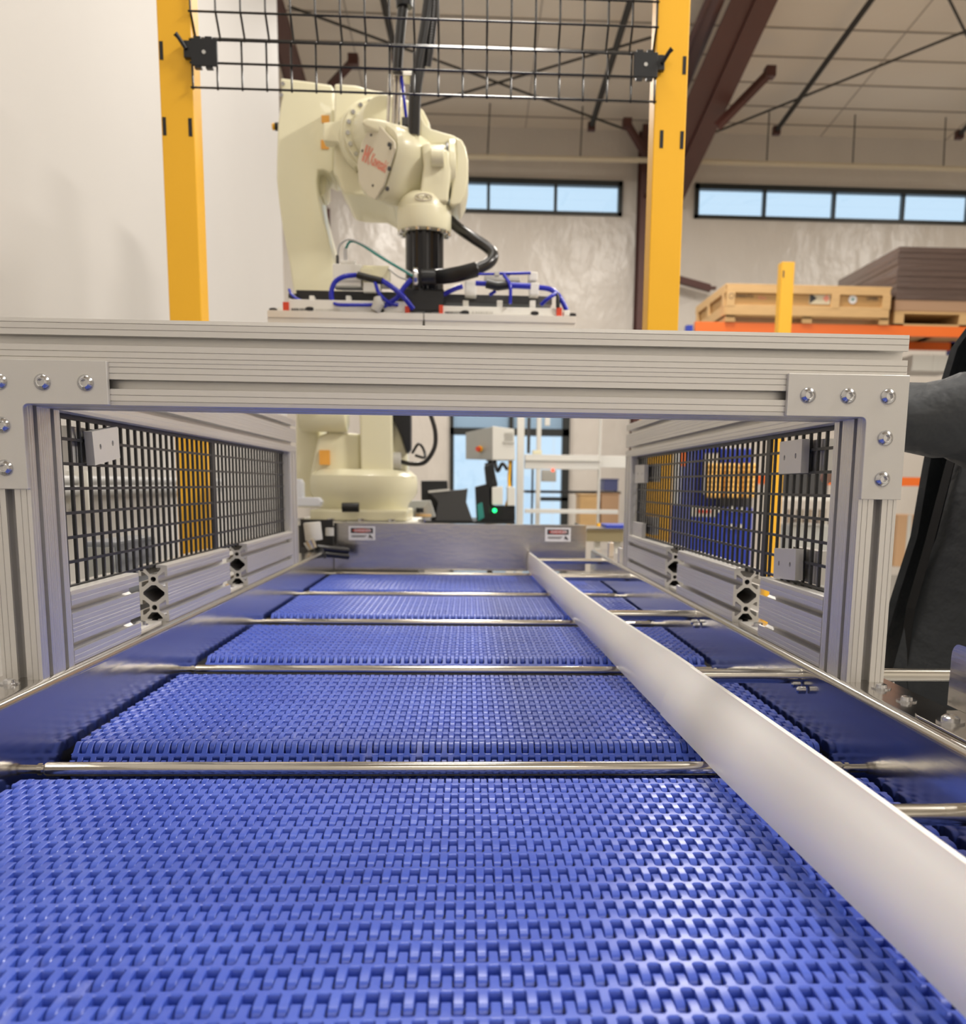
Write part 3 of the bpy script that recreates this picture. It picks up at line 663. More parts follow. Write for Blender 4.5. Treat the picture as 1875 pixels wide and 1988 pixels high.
for (y, z) in ((yb_-4, 1048.8), (yb_-4, 1100), (yb_-4, 1147), (yb_+31, 1164), (yb_-4, 1204), (yb_-4, 1256), (yb_-4, 1308), (yb_-4, 1360), (yb_-4, 1412), (yb_-4, 1464), (yb_-4, 1516), (yb_-4, 1568)):
    mf.part('horizontal_wire', hz(y, z), BLACKWIRE, smooth=60)
for s, (xa, xb, ya, yb2) in ((-1, (372, 421, 77, 128)), (1, (1229, 1277, 103, 150))):
    a, b = PY(xa, yb2, FY-14), PY(xb, ya, FY-14)
    t = T('fence_bracket', 'black clamp bracket fixing the mesh to the %s yellow post' % ('left' if s < 0 else 'right'), 'bracket', (a.x, FY-14, a.z), 'fence mesh brackets')
    t.part('plate', MB().box((a.x, FY-18, a.z), (b.x, FY-12, b.z)), BLACKPL, bevel=1)
    tabs = MB(); w = b.x-a.x
    for u in (.12, .55):
        tabs.box((a.x+w*u, FY-17, b.z), (a.x+w*(u+.26), FY-5, b.z+5)); tabs.box((a.x+w*u, FY-17, a.z-5), (a.x+w*(u+.26), FY-5, a.z))
    t.part('tab', tabs, BLACKPL)
    xe = a.x if s < 0 else b.x
    t.part('hook', MB().box((xe-(16 if s < 0 else 0), FY-17, a.z+16), (xe+(16 if s > 0 else 0), FY-2, b.z-4)), BLACKPL, bevel=1.5)
    t.part('latch_pin', MB().tube([(xe+s*10, FY-20, b.z-22), (xe+s*22, FY-30, b.z-4), (xe+s*28, FY-34, b.z+2)], [4.5, 4.5, 5.5], 8), BLACKPL, smooth=50)
    t.part('rivet', MB().tube([((a.x+b.x)/2, FY-18, (a.z+b.z)/2), ((a.x+b.x)/2, FY-19.5, (a.z+b.z)/2)], 4.2, 12), GREYP)
# ================================================================== ROBOT
RB = T('robot_arm', 'cream industrial robot arm on a pedestal, forearm reaching over the conveyor', 'robot', (-400, 2700, FZ))
def fp(pts, Y, depth, m=CREAM, name='casting', bevel=8, smooth=40, label=None, parent=None, bseg=3):
    return RB.part(name, MB().prism([PY(x, y, Y) for x, y in pts], (0, depth, 0)), m, smooth=smooth, bevel=bevel, bseg=bseg, label=label, parent=parent)
def cyl(a, b, r, m=CREAM, name='cylinder', n=32, bevel=0, label=None, r2=None, parent=None):
    return RB.part(name, MB().tube([a, b], [r, r if r2 is None else r2], n), m, smooth=40, bevel=bevel, bseg=3, label=label, parent=parent)
BY = 2600.0; k_ = lambda px, Y: px*(Y+930)/1900.0
# pedestal, base, turret
pb0 = PY(601, 1008, BY-60); pb1 = PY(790, 1008, BY-60)
RB.part('pedestal', MB().box((pb0.x-40, BY-60, FZ), (pb1.x+40, BY+420, pb0.z-22)), DARKG)
RB.part('pedestal_plate', MB().box((pb0.x-70, BY-90, pb0.z-20), (pb1.x+30, BY+440, pb0.z-6)), WHITEM)
for i in range(5): cyl(Vector((pb0.x-30+105*i, BY-70, pb0.z-6)), Vector((pb0.x-30+105*i, BY-70, pb0.z+4)), 13, CHROME, 'anchor_bolt', 8)
RB.part('base_flange', MB().box((pb0.x, BY-60, pb0.z-4), (pb1.x, BY+340, pb0.z+34)), CREAM, bevel=8, bseg=2)
tc = PY(706, 985, BY+110); tr_ = k_(104, BY+110)
rings = [(-4, .80), (24, .82), (60, .97), (100, .99), (124, .97), (142, .86), (146, .80)]
RB.part('turret', MB().loft([[(tc.x+tr_*q*math.cos(2*math.pi*k/40), BY+130+tr_*q*math.sin(2*math.pi*k/40), tc.z-10+h) for k in range(40)] for h, q in rings]), CREAM, smooth=35)
fp([(697, 780), (761, 780), (763, 926), (700, 926)], BY+10, 180, CREAM, 'column', 10)
fp([(762, 800), (773, 826), (790, 880), (790, 924), (762, 924)], BY+60, 120, CREAM, 'side_gusset', 8)
fp([(574, 780), (612, 780), (620, 830), (622, 985), (574, 985)], BY+120, 200, CREAM, 'counter_arm', 14)
fp([(617, 846), (640, 838), (700, 842), (700, 930), (600, 930), (606, 900)], BY+60, 160, CREAM, 'shoulder_casting', 14)
sh = PY(628, 800, BY+20); cyl(Vector((PY(578, 800, BY+20).x, BY+60, sh.z)), Vector((PY(672, 800, BY+20).x, BY+60, sh.z)), k_(36, BY), CREAM, 'shoulder_motor', 32, 8)
RB.part('warning_sticker', MB().box(PY(620, 902, BY+40), PY(639, 874, BY+40)+Vector((0, 20, 0))), ORL, label='square orange sticker')
cyl(PY(761, 895, BY+50), PY(779, 895, BY+50), k_(17, BY), GREYP, 'cable_hub', 20, 2)
hb = [PY(778, 896, BY+40), PY(800, 901, BY+30), PY(825, 897, BY+20), PY(843, 870, BY+20), PY(845, 840, BY+20), PY(838, 812, BY+20), PY(826, 780, BY+20), PY(818, 740, BY+20)]
RB.part('cable_hose', MB().tube(catmull(hb, 6), k_(4.2, BY), 12), HOSE, smooth=60)
fp([(762, 770), (797, 770), (797, 872), (790, 880), (780, 850), (762, 812)], BY+30, 90, BLACKPL, 'cable_cover', 4, label='black cover over the cables')
cyl(PY(664, 985, BY-110), PY(697, 985, BY-110), k_(9, BY), BLACKPL, 'axis_stop', 12, 2)
cb = catmull([PY(800, 880, BY), PY(812, 862, BY-10), PY(822, 872, BY), PY(824, 888, BY-10), PY(806, 884, BY)], 5); RB.part('wire_bundle', MB().tube(cb, 5, 6), HOSE, smooth=60)
# lower arm and elbow
LY = 2520.0
arm = [(544, 151), (600, 158), (645, 165), (648, 200), (648, 333), (640, 337), (628, 330), (617, 330), (615, 353), (618, 385), (627, 425), (637, 459), (647, 508), (649, 562), (652, 640), (660, 760), (580, 770), (574, 640), (570, 567), (561, 508), (548, 440), (542, 398), (537, 350), (537, 312), (539, 243), (546, 190)]
fp(arm, LY, 210, CREAM, 'lower_arm', 14)
fp([(620, 326), (632, 326), (632, 372), (627, 380), (618, 378)], LY+60, 120, CREAM, 'motor_boss', 5)
cyl(PY(541, 246, LY+60), PY(534, 246, LY+60), 13, BLACKPL, 'switch_body', 14, 1); cyl(PY(534, 246, LY+60), PY(528.5, 246, LY+60), 11, YEL, 'switch_cap', 14, 3, label='yellow push cap')
for (x, y) in ((549, 162), (546, 184)): cyl(PY(x, y, LY-1), PY(x, y, LY-7), 6, CHROME, 'bolt', 10)
# upper arm casting
UY = 2350.0
ua = [(649, 162), (690, 165), (700, 168), (712, 172), (726, 175), (750, 178), (782, 190), (805, 200), (822, 214), (833, 236), (838, 262), (838, 300), (800, 372), (762, 396), (736, 381), (690, 379), (668, 374), (660, 362), (655, 344), (647, 338)]
fp(ua, UY, 330, CREAM, 'upper_arm', 16)
fp([(627, 238), (650, 236), (672, 224), (684, 205), (690, 330), (672, 292), (655, 276), (627, 273)], UY-40, 60, CREAM, 'elbow_lug', 5)
for (a, b) in (((624, 224), (639, 238)), ((623, 272), (638, 289))): RB.part('warning_sticker', MB().box(PY(a[0], b[1], LY-3), PY(b[0], a[1], LY-3)+Vector((0, 2.5, 0))), ORL, label='small orange sticker')
fc = PY(726, 268, UY-20); fa = Vector((.28, -.95, -.06)).normalized()
rb_ = k_(62, UY)
cyl(fc+fa*-30, fc+fa*30, rb_, CREAM, 'forearm_flange', 48, 4)
fl2 = cyl(fc+fa*30, fc+fa*46, rb_*.93, CREAM, 'flange_ring', 48, 3)
cyl(fc+fa*40, fc+fa*190, rb_*.74, CREAM, 'forearm_tube', 40, 3, r2=rb_*.66)
u1 = fa.orthogonal().normalized(); u2 = fa.cross(u1)
for k in range(18):
    a = 2*math.pi*k/18; p = fc+fa*46+(u1*math.cos(a)+u2*math.sin(a))*rb_*.84; cyl(p, p+fa*5, 6.5, CHROME, 'bolt', 8)
# wrist housing with name plate cover
WY = 2010.0; hu = Vector((.60, -.64, -.48)).normalized(); hv = Vector((.04, 0, 1)); hv = (hv-hu*hv.dot(hu)).normalized(); nrm = hu.cross(hv).normalized()
pc = PY(731, 311, WY)
def wsec(p, w, h, ch): return [p+hu*a+hv*b for a, b in ((-w, -h+ch), (-w+ch*.9, -h), (w-ch*.9, -h), (w, -h+ch), (w, h-ch), (w-ch*.9, h), (-w+ch*.9, h), (-w, h-ch))]
def rsec(p, w, h, n=24, e=3.0): return [p+hu*(w*math.copysign(abs(math.cos(t))**(2/e), math.cos(t)))+hv*(h*math.copysign(abs(math.sin(t))**(2/e), math.sin(t))) for t in [2*math.pi*k/n for k in range(n)]]
wb = RB.part('wrist_housing', MB().loft([rsec(pc-nrm*4, 74, 92), rsec(pc-nrm*16, 82, 101), rsec(pc-nrm*60, 84, 103), rsec(pc-nrm*110, 84, 102, e=2.4), rsec(pc-nrm*150, 80, 96, e=2.2), rsec(pc-nrm*156, 74, 90, e=2.1)]), CREAM, smooth=35)
cvp = [(-66, 60), (-60, 84), (-20, 84), (62, 66), (72, 52), (72, -50), (56, -92), (20, -94), (-40, -72), (-70, -30), (-76, 20)]
cov = RB.part('cover_plate', MB().prism([pc+nrm*2+hu*a+hv*b for a, b in cvp], nrm*7), CREAM2, bevel=2, label='flat cover plate with red lettering')
for a, b in ((-44, 52), (-62, 4), (30, -62), (56, 46)):
    p = pc+nrm*9+hu*a+hv*b; cyl(p, p+nrm*2, 3.5, DARKG, 'bolt', 8)
lg = pc+nrm*9.4
def part_mesh(name, me, label=None):
    o = link(name, me); o.parent = RB.e; o.location = -RB.e.location
    if label: o['label'] = label
    return o
part_mesh('lettering', text_mesh('lettering', 'Kawasaki', 31, TXTRED, lg+hu*-14+hv*-16, hu, hv, .4, sx=.5, fat=.7), 'red printed maker lettering')
em = MB()
for (a, b, c, d) in ((-52, -20, -44, 24), (-38, -20, -30, 24), (-44, -3, -38, 6)): em.prism([lg+hu*a+hv*b, lg+hu*c+hv*b, lg+hu*c+hv*d, lg+hu*a+hv*d], nrm*.6)
em.prism([lg+hu*-30+hv*2, lg+hu*-22+hv*24, lg+hu*-16+hv*24, lg+hu*-26+hv*0, lg+hu*-16+hv*-20, lg+hu*-22+hv*-20], nrm*.6)
part_mesh('emblem', em.mesh('emblem', TXTRED), 'red printed emblem')
for (x, y) in ((757, 281), (757, 328), (753, 367)): p = PY(x, y, WY-60); cyl(p, p+nrm*5, 6, DARKG, 'bolt', 8)
fp([(700, 236), (712, 228), (740, 232), (793, 246), (812, 262), (800, 275), (760, 268), (708, 246)], WY-20, 150, CREAM, 'housing_lid', 8)
# wrist fork
fp([(812, 215), (826, 240), (838, 250), (880, 262), (898, 272), (905, 290), (900, 300), (880, 285), (850, 280), (815, 285)], WY+40, 130, CREAM, 'fork_arm', 10)
fk = [(884, 266), (896, 270), (904, 285), (909, 310), (909, 345), (903, 378), (893, 396), (880, 400), (872, 396), (878, 360), (884, 330), (885, 300)]
fp(fk, WY-10, 170, CREAM, 'fork_cheek', 8)
cyl(PY(872, 330, WY+60), PY(886, 330, WY+60), k_(52, WY), CREAM, 'fork_disc', 32, 4); cyl(PY(868, 330, WY+60), PY(874, 330, WY+60), k_(46, WY), DARKG, 'fork_gap', 32)
cyl(PY(808, 318, WY+60), PY(868, 318, WY+60), k_(33, WY), CREAM, 'wrist_axis', 32, 4)
fp([(818, 280), (835, 274), (838, 288), (858, 288), (872, 292), (876, 330), (871, 372), (870, 392), (812, 392), (818, 352), (822, 320)], WY-20, 130, CREAM, 'wrist_neck', 8)
cyl(PY(836, 305, WY-30), PY(862, 305, WY-30), k_(16, WY), CREAM, 'pivot_boss', 24, 3)
fz = lambda y: PY(824, y, WY+40).z
wc = PY(823.5, 420, WY+40); R1 = k_(49.5, WY+40)
def lathe(prof, c, m, name, n=40, label=None): return RB.part(name, MB().loft([[(c.x+r*math.cos(2*math.pi*k/n), c.y+r*math.sin(2*math.pi*k/n), z) for k in range(n)] for z, r in prof]), m, smooth=35, label=label)
lathe([(fz(455), R1*.86), (fz(452), R1*.97), (fz(447), R1), (fz(415), R1), (fz(411), R1*.99), (fz(410), R1*.97), (fz(398), R1*.95), (fz(388), R1*.86), (fz(378), R1*.62), (fz(374), R1*.3)], wc, CREAM, 'tool_flange')
for k in range(14):
    a = 2*math.pi*k/14; p = Vector((wc.x+R1*.9*math.cos(a), wc.y+R1*.9*math.sin(a), fz(453))); cyl(p, p-Vector((0, 0, 7)), 7, CHROME, 'bolt', 8)
em2 = MB(); ep = PY(834, 397, WY+40); er = R1*.97
em2.tube([(wc.x+er*math.sin(t), wc.y-er*math.cos(t), fz(397)+9*math.sin(q)) for t, q in [(.02+.32*math.cos(k*math.pi/8), k*math.pi/8) for k in range(17)]], 2.2, 6)
em2.tube([(wc.x+er*math.sin(t), wc.y-er*math.cos(t), fz(397)+6*math.cos(q*3)) for t, q in [(.02+.26*(k/8-1), k*math.pi/16) for k in range(17)]], 2.0, 6)
part_mesh('raised_emblem', em2.mesh('raised_emblem', CREAM2, smooth=50), 'raised oval casting emblem')
# guide rods and hoses above the wrist
for (x0, y0, x1, y1, w, m_) in ((757, 145, 753, 238, 3.2, ROD), (768, 145, 763, 242, 4.0, ROD), (776, 145, 772, 244, 4.2, ROD), (799, 145, 797, 235, 3.2, ROD)):
    RB.part('guide_tube', MB().tube([PY(x0, y0, WY+60), PY(x1, y1, WY+60)], k_(w, WY), 14), m_, smooth=40)
RB.part('tube_clamp', MB().box(PY(764, 146, WY+40), PY(806, 138, WY+40)+Vector((0, 60, 0))), ROD, bevel=2)
RB.part('air_line', MB().tube(catmull([PY(779, 148, WY+50), PY(784, 190, WY+40), PY(789, 235, WY+50)], 6), k_(3, WY), 8), BLUET, smooth=60)
RB.part('hose_mount', MB().box(PY(780, 242, WY+30), PY(806, 228, WY+30)+Vector((0, 60, 0))), DARKG)
RB.part('dress_hose', MB().tube(catmull([PY(785, -60, WY+30), PY(783, 0, WY+30), PY(777, 60, WY+30), PY(773, 110, WY+30), PY(771, 142, WY+30)], 8), k_(9.2, WY), 16), HOSE, smooth=60)
RB.part('hose_clamp', MB().tube([PY(784, -6, WY+30), PY(785, 14, WY+30)], k_(15, WY), 16), BLACKPL, smooth=40)
big = catmull([PY(838, -60, WY-20), PY(834, 0, WY-20), PY(826, 60, WY-20), PY(815, 120, WY-20), PY(806, 180, WY-20), PY(803, 262, WY-10)], 10)
RB.part('dress_hose', MB().tube(big, k_(11, WY), 18), HOSE, smooth=60)
co = catmull([PY(846, -30, WY-30), PY(843, 30, WY-30), PY(836, 90, WY-30), PY(830, 130, WY-20)], 24)
RB.part('corrugated_hose', MB().tube(co, [k_(6.0+(.7 if i % 2 else 0), WY) for i in range(len(co))], 14), HOSE)
# black tool column
tc2 = PY(824, 500, WY+40); rt = k_(35, WY+40)
RB.part('tool_column', MB().tube([(tc2.x, tc2.y, fz(452)), (tc2.x, tc2.y, fz(575))], rt, 40), mat('black_anodised_column', (0.006, 0.006, 0.008), 0.12, 0.2), smooth=40, label='glossy black tool column')
for s_ in (-.55, .2, .75): RB.part('column_slot', MB().box((tc2.x+rt*s_-2, tc2.y-rt*math.sqrt(1-s_*s_)-1.5, fz(568)), (tc2.x+rt*s_+2, tc2.y-rt*math.sqrt(1-s_*s_)+6, fz(460))), DARKG)
elb = catmull([PY(870, 425, WY+60), PY(893, 445, WY+40), PY(918, 462, WY+10), PY(945, 480, WY-10), PY(957, 495, WY-30), PY(950, 510, WY-50), PY(925, 523, WY-60)], 8)
RB.part('tool_hose', MB().tube(elb, k_(10, WY), 18), HOSE, smooth=60)
co = catmull([PY(925, 523, WY-60), PY(895, 531, WY-70), PY(868, 536, WY-80), PY(845, 538, WY-80)], 22)
RB.part('corrugated_hose', MB().tube(co, [k_(12.5+(1.2 if i % 2 else 0), WY) for i in range(len(co))], 18), HOSE)
cyl(PY(846, 538, WY-80), PY(818, 538, WY-80), k_(14, WY), BLACKPL, 'hose_coupling', 20, 3); cyl(PY(812, 538, WY-80), PY(803, 538, WY-80), k_(17, WY), CHROME, 'coupling_ring', 20, 3)
# ================================================================== GRIPPER
GY = 1880.0
gp = T('vacuum_gripper', 'wide two-part vacuum gripper hanging under the robot wrist', 'gripper', PY(820, 620, GY))
def gbox(x0, y0, x1, y1, Y, d, m, name, bevel=0, label=None, dz=0):
    a, b = PY(x0, y1, Y), PY(x1, y0, Y); xm = (x0+x1)/2; a.z = PY(xm, y1, Y).z; b.z = PY(xm, y0, Y).z; return gp.part(name, MB().box((a.x, Y, a.z+dz), (b.x, Y+d, b.z+dz)), m, bevel=bevel, label=label)
for (x0, x1, yt) in ((519, 821.5, 605), (823.5, 1118, 611)):
    gbox(x0, yt, x1, yt+14, GY, 300, ALU, 'suction_body', 1); gbox(x0+1, yt+14, x1-1, yt+44, GY+3, 294, PLATE, 'suction_skirt', 1)
    gbox(x0+2, yt+24, x1-2, yt+27, GY-1, 300, ALU, 'skirt_rib')
gbox(560, 583, 790, 605, GY+20, 230, WHITEM, 'valve_cover', 2); gbox(859, 596, 1081, 611, GY+20, 230, WHITEM, 'valve_cover', 2)
for (x0, x1, y0, y1) in ((549, 560, 586, 603), (786, 793, 594, 608), (852, 860, 592, 611), (1080, 1091, 597, 614)): gbox(x0, y0, x1, y1, GY+12, 240, REDP, 'end_clip', 1, 'red end clip')
for (x, y) in ((601, 599.5), (738, 602.5), (903, 606.5), (1038, 608), (530, 601.5), (832, 607), (1111, 611.5)):
    c = PY(x, y, GY+17); n_ = [(c.x+11*math.cos(t*math.pi/8), c.y, c.z+5.5*math.copysign(abs(math.sin(t*math.pi/8))**.6, math.sin(t*math.pi/8))) for t in range(16)]
    gp.part('port_plug', MB().prism(n_, (0, 10, 0)), BLACKPL)
for (x, y, w) in ((566, 603, 30), (612, 604, 46), (864, 609, 30), (916, 609, 42)):
    tm = MB(); xx = 0
    while xx < w:
        ww = random.choice((2, 3, 4)); a, b = PY(x+xx, y, GY+19), PY(x+xx+ww-.8, y-4.5, GY+19); tm.box((a.x, a.y, a.z), (b.x, a.y+1, b.z)); xx += ww+.6
    gp.part('printed_text', tm, TXTBLK if w < 40 else GREYP)
gbox(575, 565, 785, 587, GY+110, 120, BLACKPL, 'top_frame', 2); gbox(790, 572, 1072, 588, GY+110, 120, DARKG, 'top_frame', 2); gbox(560, 570, 576, 586, GY+80, 60, BLACKPL, 'frame_block')
for x in (605, 676): gbox(x-4.5, 574, x+4.5, 587, GY+70, 30, WHITEM, 'spacer', 1)
for x in (904, 970, 1034): gbox(x-5.5, 583, x+5.5, 597, GY+70, 30, WHITEM, 'spacer', 1)
gbox(780, 560, 862, 604, GY+70, 130, BLACKPL, 'centre_mount', 4)
vb = gbox(646, 512, 700, 555, GY+90, 70, WHITEM, 'valve_block', 3); gbox(704, 515, 755, 552, GY+100, 70, CREAM, 'valve_block', 3); gbox(700, 520, 722, 538, GY+80, 40, CREAM, 'valve_port', 3)
gbox(660, 505, 690, 512, GY+95, 50, WHITEM, 'valve_top', 2); gbox(705, 548, 738, 567, GY+90, 50, WHITEM, 'valve_port', 3); gbox(654, 540, 700, 545, GY+86, 60, GREYP, 'valve_rib')
for (x0, x1, yy) in ((652, 657, 495), (667, 673, 482)): gbox(x0, yy, x1, 512, GY+100, 14, DARKG if x0 < 660 else GREYC, 'cable_plug', 1)
def ghose(pts, r, m, name='air_tube', n=12): return gp.part(name, MB().tube(catmull([PY(x, y, GY+d) for x, y, d in pts], 7), k_(r, GY), n), m, smooth=60)
ghose([(655, 500, 110), (660, 475, 100), (680, 465, 90), (712, 478, 70), (760, 510, 40), (800, 532, 10)], 2.0, GREYC, 'signal_cable', 8)
ghose([(670, 485, 110), (680, 469, 100), (700, 474, 80), (740, 500, 50), (800, 535, 10)], 2.4, TEAL, 'signal_cable', 8)
ghose([(754, 522, 100), (775, 538, 60), (800, 545, 30)], 1.8, GREYC, 'signal_cable', 8)
ghose([(645, 588, 30), (643, 568, 30), (650, 548, 30), (668, 537, 30), (692, 534, 40)], 4.6, BLUET)
ghose([(645, 588, 30), (660, 592, 10), (700, 592, 10), (740, 592, 20), (790, 598, 30)], 3.2, BLUET)
ghose([(742, 545, 20), (762, 558, 0), (782, 575, -10), (802, 600, 0)], 4.8, BLUET)
ghose([(798, 542, 10), (784, 558, 10), (770, 578, 10), (745, 595, 20)], 4.4, BLUET)
ghose([(728, 548, 20), (736, 570, 10), (756, 588, 10), (772, 592, 20)], 3.4, BLUET)
gp.part('tee_fitting', MB().tube([PY(694, 534, GY+30), PY(716, 540, GY+25), PY(742, 546, GY+20)], k_(6.5, GY), 14), BLACKPL, smooth=50)
ghose([(561, 562, 60), (566, 572, 50), (580, 582, 40), (600, 588, 40)], 2.6, BLUET); ghose([(561, 580, 60), (575, 586, 50), (590, 588, 40)], 1.6, GREYC)
cone = MB().tube([PY(732, 576, GY+5), PY(735, 590, GY+5), PY(728, 604, GY+5)], [k_(6, GY), k_(11, GY), k_(9, GY)], 14); gp.part('silencer', cone, GREYP, smooth=40)
ghose([(860, 572, 80), (880, 562, 60), (897, 556, 50)], 4.6, BLUET); ghose([(924, 550, 40), (945, 551, 30)], 4.6, BLUET); ghose([(988, 554, 30), (1030, 556, 30)], 5.6, BLUET)
ghose([(1046, 558, 30), (1068, 562, 30), (1085, 575, 20), (1100, 602, 20)], 4.8, BLUET); ghose([(1050, 592, 20), (1066, 578, 10), (1082, 568, 20)], 3.6, BLUET)
ghose([(960, 531, 60), (990, 531, 50), (1030, 530, 50)], 2.8, BLUET); ghose([(978, 534, 30), (990, 555, 10), (990, 590, 10)], 3.2, BLUET); ghose([(900, 530, 60), (930, 532, 60), (962, 532, 60)], 2.4, BLUET); ghose([(962, 565, 40), (950, 573, 40)], 3.4, BLUET)
gbox(902, 545, 925, 574, GY+60, 50, WHITEM, 'elbow_fitting', 4); gbox(1028, 548, 1047, 573, GY+60, 50, WHITEM, 'elbow_fitting', 4); gbox(1026, 527, 1044, 545, GY+60, 50, WHITEM, 'elbow_fitting', 4); gbox(940, 536, 1010, 545, GY+90, 40, GREYP, 'manifold', 3)
for x in (964, 985): gbox(x-4, 527, x+5, 535, GY+52, 18, GREYP, 'push_fitting', 1)
gp.part('tee_fitting', MB().tube([PY(944, 551, GY+25), PY(966, 556, GY+22), PY(988, 553, GY+25)], k_(8, GY), 14), BLACKPL, smooth=50)
gp.part('needle_fitting', MB().tube([PY(1083, 597, GY+15), PY(1083, 578, GY+15), PY(1082, 568, GY+15)], [k_(4, GY), k_(4, GY), k_(1.5, GY)], 10), BLACKPL, smooth=40)
gbox(1094, 602, 1106, 613, GY+12, 40, WHITEM, 'push_fitting', 3); gbox(538, 596, 550, 604, GY+12, 40, WHITEM, 'push_fitting', 2)
# ================================================================== BACKGROUND RIGHT: rack, crate, wrapped stack
KY = 8200.0
rk = T('pallet_rack', 'orange pallet rack behind the gate carrying the crate', 'rack', (PY(1600, 640, KY).x, KY, FZ))
def kb_(t, x0, y0, x1, y1, Y, d, m, name, bevel=0, label=None):
    a, b = PY(x0, y1, Y), PY(x1, y0, Y); xm = min((x0+x1)/2, 1640); a.z = PY(xm, y1, Y).z; b.z = PY(xm, y0, Y).z; return t.part(name, MB().box((a.x, Y, min(a.z, b.z)), (b.x, Y+d, max(a.z, b.z))), m, bevel=bevel, label=label)
kb_(rk, 1349, 630, 1960, 650, KY, 60, ORANGE, 'beam'); kb_(rk, 1349, 661, 1960, 676, KY+900, 60, ORANGE, 'beam'); kb_(rk, 1349, 925, 1960, 942, KY, 60, ORANGE, 'beam')
for x in (1345, 1950):
    a = PY(x, 640, KY); rk.part('upright', MB().box((a.x-60, KY, FZ), (a.x, KY+80, a.z+300 if x > 1900 else a.z+40)), BLUEM); rk.part('upright', MB().box((a.x-60, KY+900, FZ), (a.x, KY+980, a.z+40)), BLUEM)
crz = PY(1640, 630, KY).z+1
cr = T('wooden_crate', 'pine crate with printed stencils on top of the orange rack', 'crate', (PY(1550, 630, KY).x, KY+300, crz))
ca, cb2 = PY(1411, 551, KY-20), PY(1728, 560, KY-20); cx0, cx1, cz1 = ca.x, cb2.x, ca.z-20; cz0 = PY(1411, 608, KY-20).z-15
H_ = cz1-cz0; yy0, yy1 = KY-20, KY+1150
cr.part('side_panel', MB().box((cx0+8, yy0+14, cz0), (cx1-8, yy0+30, cz1)), PLY); cr.part('side_panel', MB().box((cx0+14, yy0, cz0), (cx0+26, yy1, cz1)), PLY); cr.part('side_panel', MB().box((cx1-26, yy0, cz0), (cx1-14, yy1, cz1)), PLY)
for (a, b) in ((cz1-H_*.22, cz1), (cz0, cz0+H_*.36)):
    cr.part('batten', MB().box((cx0, yy0-14, a), (cx1, yy0+14, b)), WOOD, bevel=3); cr.part('batten', MB().box((cx0-14, yy0, a), (cx0+14, yy1, b)), WOOD, bevel=3)
for u in (0, .64, .955): cr.part('batten', MB().box((cx0+(cx1-cx0)*u, yy0-16, cz0+H_*.3), (cx0+(cx1-cx0)*u+75, yy0+14, cz1-H_*.2)), WOOD, bevel=3)
for u in (0.02, .5, .9): cr.part('batten', MB().box((cx0-16, yy0+(yy1-yy0)*u, cz0+H_*.3), (cx0+14, yy0+(yy1-yy0)*u+80, cz1-H_*.2)), WOOD, bevel=3)
cr.part('bottom_panel', MB().box((cx0, yy0, cz0-14), (cx1, yy1, cz0)), PLY); cr.part('lid', MB().box((cx0-10, yy0-12, cz1), (cx1+10, yy1, cz1+22)), WOOD, bevel=3)
for u in (0, .47, .945): cr.part('skid', MB().box((cx0+(cx1-cx0)*u, yy0, crz), (cx0+(cx1-cx0)*u+90, yy1, cz0)), WOOD, bevel=3)
def ctext(txt, x, y, size, m, nm='stencil'):
    p = PY(x, y, yy0-1); o = link(nm, text_mesh(nm, txt, size, m, (p.x, yy0+(11 if nm == 'stencil' else -17), p.z), (1, 0, 0), (0, 0, 1), 1)); o.parent = cr.e; o.location = -cr.e.location
ctext('FANUTO', 1430, 577, 28, TXTBLK); ctext('UNBB', 1683, 582, 30, TXTBLK); ctext('Shpz', 1472, 580, 30, TXTRED)
cc = PY(1420, 574, yy0-18); cr.part('stencil_ring', MB().tube([cc+Vector((22*math.cos(t*math.pi/8), 2, 22*math.sin(t*math.pi/8))) for t in range(17)], 2.5, 5), TXTBLK)
a, b = PY(1571, 590, yy0), PY(1613, 568, yy0)
def cbox(x0, x1, z0, z1, m, nm): cr.part(nm, MB().box((x0, yy0+9, z0), (x1, yy0+13, z1)), m)
cbox(a.x, b.x, a.z, b.z, mat('pale_label', (.62, .55, .40), .6), 'shipping_label')
cr.part('label_print', MB().prism([(a.x+4, yy0+7, a.z+4), (a.x+(b.x-a.x)*.36, yy0+7, (a.z+b.z)/2), (a.x+4, yy0+7, b.z-4)], (0, 2, 0)), TXTBLK)
cr.part('label_print', MB().prism([(b.x-70, yy0+7, (a.z+b.z)/2), (b.x-36, yy0+7, a.z+20), (b.x-6, yy0+7, (a.z+b.z)/2), (b.x-36, yy0+7, b.z-16)], (0, 2, 0)), TXTRED)
cc = PY(1656, 581, yy0); cr.part('round_sticker', MB().tube([(cc.x, yy0+8, cc.z), (cc.x, yy0+13, cc.z)], 38, 24), LABELW); cr.part('sticker_print', MB().tube([(cc.x, yy0+6, cc.z), (cc.x, yy0+9, cc.z)], 12, 10), TEAL)
ws = T('wrapped_carton_stack', 'tall stack of brown cartons in stretch wrap on a pallet right of the crate', 'cartons', (PY(1850, 630, KY+100).x, KY+300, crz))
sx0, sx1 = PY(1737, 600, KY).x, PY(2000, 600, KY).x; stz = PY(1750, 478, KY).z; sbz = PY(1750, 604, KY).z
sy1 = KY+1500
ws.part('carton', MB().box((sx0, KY+5, sbz), (sx1, sy1, sbz+(stz-sbz)*.18)), mat('light_cardboard', (.36, .22, .13), .6), bevel=8)
nl_ = 9
